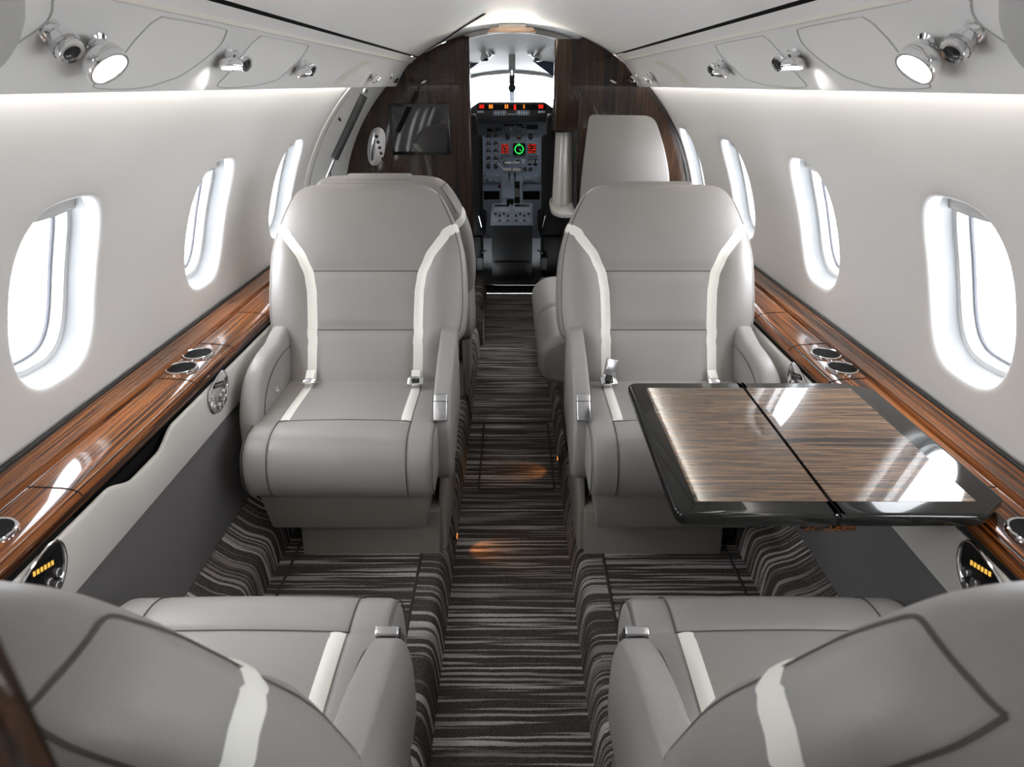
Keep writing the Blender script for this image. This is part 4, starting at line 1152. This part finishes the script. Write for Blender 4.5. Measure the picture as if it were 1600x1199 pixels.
# pilot seats and rails
def pilot(sx_, label):
    r = thing('pilot_seat', label, 'pilot seat', (sx_*.44, 5.0, -.07), 0, 'pilot seats')
    obj('backrest', rbox('pback', (.45, .12, .72), 'fabric_blk', .035, 4, (0, 0, .68), (.95, 1)), r)
    obj('headrest', rbox('phead', (.38, .10, .17), 'fabric_blk', .035, 4, (0, 0, 1.09)), r)
    obj('seat_pan', rbox('ppan', (.46, .46, .14), 'fabric_blk', .03, 3, (0, .24, .36)), r)
    obj('frame', rbox('pframe', (.40, .40, .29), 'cockpit', .01, 2, (0, .2, .146)), r)
    for z in (.99,): obj('headrest_post', tube('post', [(-sx_*.17, -.02, .95), (-sx_*.17, -.02, 1.06)], .006, 'chrome', 8), r)
    obj('harness_lever', tube('hl', [(-sx_*.21, -.06, .38), (-sx_*.19, -.08, .47)], .006, 'brushed', 8), r)
    obj('lever', tube('l2', [(-sx_*.24, -.05, .20), (-sx_*.20, -.07, .18)], .006, 'brushed', 8), r)
    obj('side_box', rbox('sb', (.05, .03, .10), 'cockpit', .004, 1, (-sx_*.19, -.075, .10)), r)
pilot(-1, 'black sheepskin pilot seat on the screen side of the cockpit doorway')
pilot(1, 'black sheepskin pilot seat on the cabinet side of the cockpit doorway')
# compass hanging on the post, lamps, visor
cm = thing('standby_compass', 'black standby compass hanging on a stalk before the white windshield post', 'compass', (0, 5.66, HC+.09))
obj('stalk', tube('stalk', [(0, 0, .05), (0, 0, -.02)], .010, 'rubber', 10), cm)
obj('housing', rbox('housing', (.046, .04, .075), 'rubber', .006, 2, (0, 0, -.055)), cm)
obj('bowl', lathe('bowl', [(.0001, -.02), (.024, -.016), (.031, 0), (.031, .012), (.026, .014), (.0001, .010)], 'rubber', 24, 'y'), cm, (0, -.01, -.118))
obj('card', lathe('card', [(.0001, .0105), (.022, .0105), (.022, .0115), (.0001, .0115)], 'cockpit', 20, 'y'), cm, (0, -.0105, -.118))
rod = thing('ceiling_stalk', 'grey rod and bracket hanging down the middle of the cockpit ceiling', 'bracket', (0, 4.85, HC+.19))
obj('bracket', rbox('rbk', (.045, .04, .10), 'shade', .005, 2, (0, 0, -.055)), rod); obj('wire', tube('wire', [(0, 0, -.1), (0, .30, -.13), (0, .76, -.115)], .0035, 'brushed', 6), rod)
def clamp(x, label):
    r = thing('cockpit_lamp', label, 'cockpit lamp', (x, 4.75, HC+.19-.4*x*x), 0, 'cockpit ceiling lamps')
    obj('base', lathe('cb', [(.0001, .02), (.022, .02), (.022, -.008), (.0001, -.008)], 'brushed', 18), r)
    obj('lamp_head', lathe('ch', [(.0001, 0), (.020, .002), (.030, .03), (.026, .036), (.0001, .03)], 'chrome', 20), r, (math.copysign(.03, x), -.01, -.03), (.6, math.copysign(1.2, x), 0))
    obj('arm', tube('ca', [(0, 0, 0), (math.copysign(.018, x), -.005, -.024)], .008, 'brushed', 8), r)
def cbeam(x):
    l = bpy.data.lights.new('cockpit_beam', 'SPOT'); l.energy = 1.0; l.spot_size = .8; l.spot_blend = .7; l.shadow_soft_size = .012; l.color = (.9, .95, 1)
    o = bpy.data.objects.new('cockpit_beam', l); COL.objects.link(o); o.location = (x+math.copysign(.05, x), 4.76, HC+.13)
    o.rotation_euler = (Vector((0, PY, HC-.50))-o.location).to_track_quat('-Z', 'Y').to_euler()
for x in (-.135, .125): cbeam(x)
clamp(-.135, 'small chrome lamp on the cockpit ceiling towards the screen wall'); clamp(.125, 'small chrome lamp on the cockpit ceiling beside the blue visor')
for sx_, lb in ((1, 'tinted blue sun visor tilted under the cockpit ceiling beside the wood column'), (-1, 'dark sun visor just showing past the wood edge on the screen side of the cockpit')):
    v = thing('sun_visor', lb, 'sun visor', (sx_*(.25 if sx_ > 0 else .325), 5.1, HC+.125), 0)
    obj('blade', rbox('blade', (.20, .12, .006), 'sun_visor', .002, 1), v, (0, 0, 0), (math.radians(-35), sx_*math.radians(34), 0))
    obj('mount', tube('mt', [(-sx_*.085, .0, .05), (-sx_*.10, 0, .075)], .009, 'brushed', 8), v)

# low dark wood divider at the eye's left
dv = thing('low_divider', 'dark wood divider edge in the very bottom left corner behind the armchair', 'divider', (-.30, .115, -.1))
obj('panel', rbox('panel', (.33, .022, 1.28), 'wood_z', .003, 2, (0, 0, .67)), dv)

# warm courtesy lights low in the step beside the aisle
for x, y, tx, label in ((-.192, 1.73, -.06, 'tiny amber courtesy light in the aisle step below the clear armchair'), (.192, 2.22, .06, 'tiny amber courtesy light in the aisle step below the side bench')):
    sgn = 1 if x > 0 else -1
    cl = thing('courtesy_light', label, 'courtesy light', (x, y, -.075))
    obj('housing', rbox('ch', (.008, .03, .016), 'rubber', .002, 1, (-sgn*.002, 0, 0)), cl)
    obj('lens', rbox('cl', (.003, .022, .009), 'lens_amber', .001, 1, (-sgn*.0075, 0, 0)), cl)
    l = bpy.data.lights.new('courtesy_beam', 'SPOT'); l.energy = .30; l.color = (1, .36, .07); l.spot_size = 1.3; l.spot_blend = 1.0; l.shadow_soft_size = .004
    o = bpy.data.objects.new('courtesy_beam', l); COL.objects.link(o); o.location = (x-sgn*.014, y, -.07)
    o.rotation_euler = (Vector((tx, y-.01, FZ))-o.location).to_track_quat('-Z', 'Y').to_euler()

# ------------------------------------------------------------------ render look
vs_ = sc.view_settings
vs_.view_transform = 'Standard'; vs_.look = 'None'; vs_.gamma = 1; vs_.use_curve_mapping = False
vs_.exposure = 1.02
sc.cycles.use_denoising = True
sc.cycles.max_bounces = 14; sc.cycles.diffuse_bounces = 8; sc.cycles.glossy_bounces = 6; sc.cycles.transparent_max_bounces = 12
sc.cycles.sample_clamp_indirect = 8
sc.cycles.caustics_reflective = False; sc.cycles.caustics_refractive = False
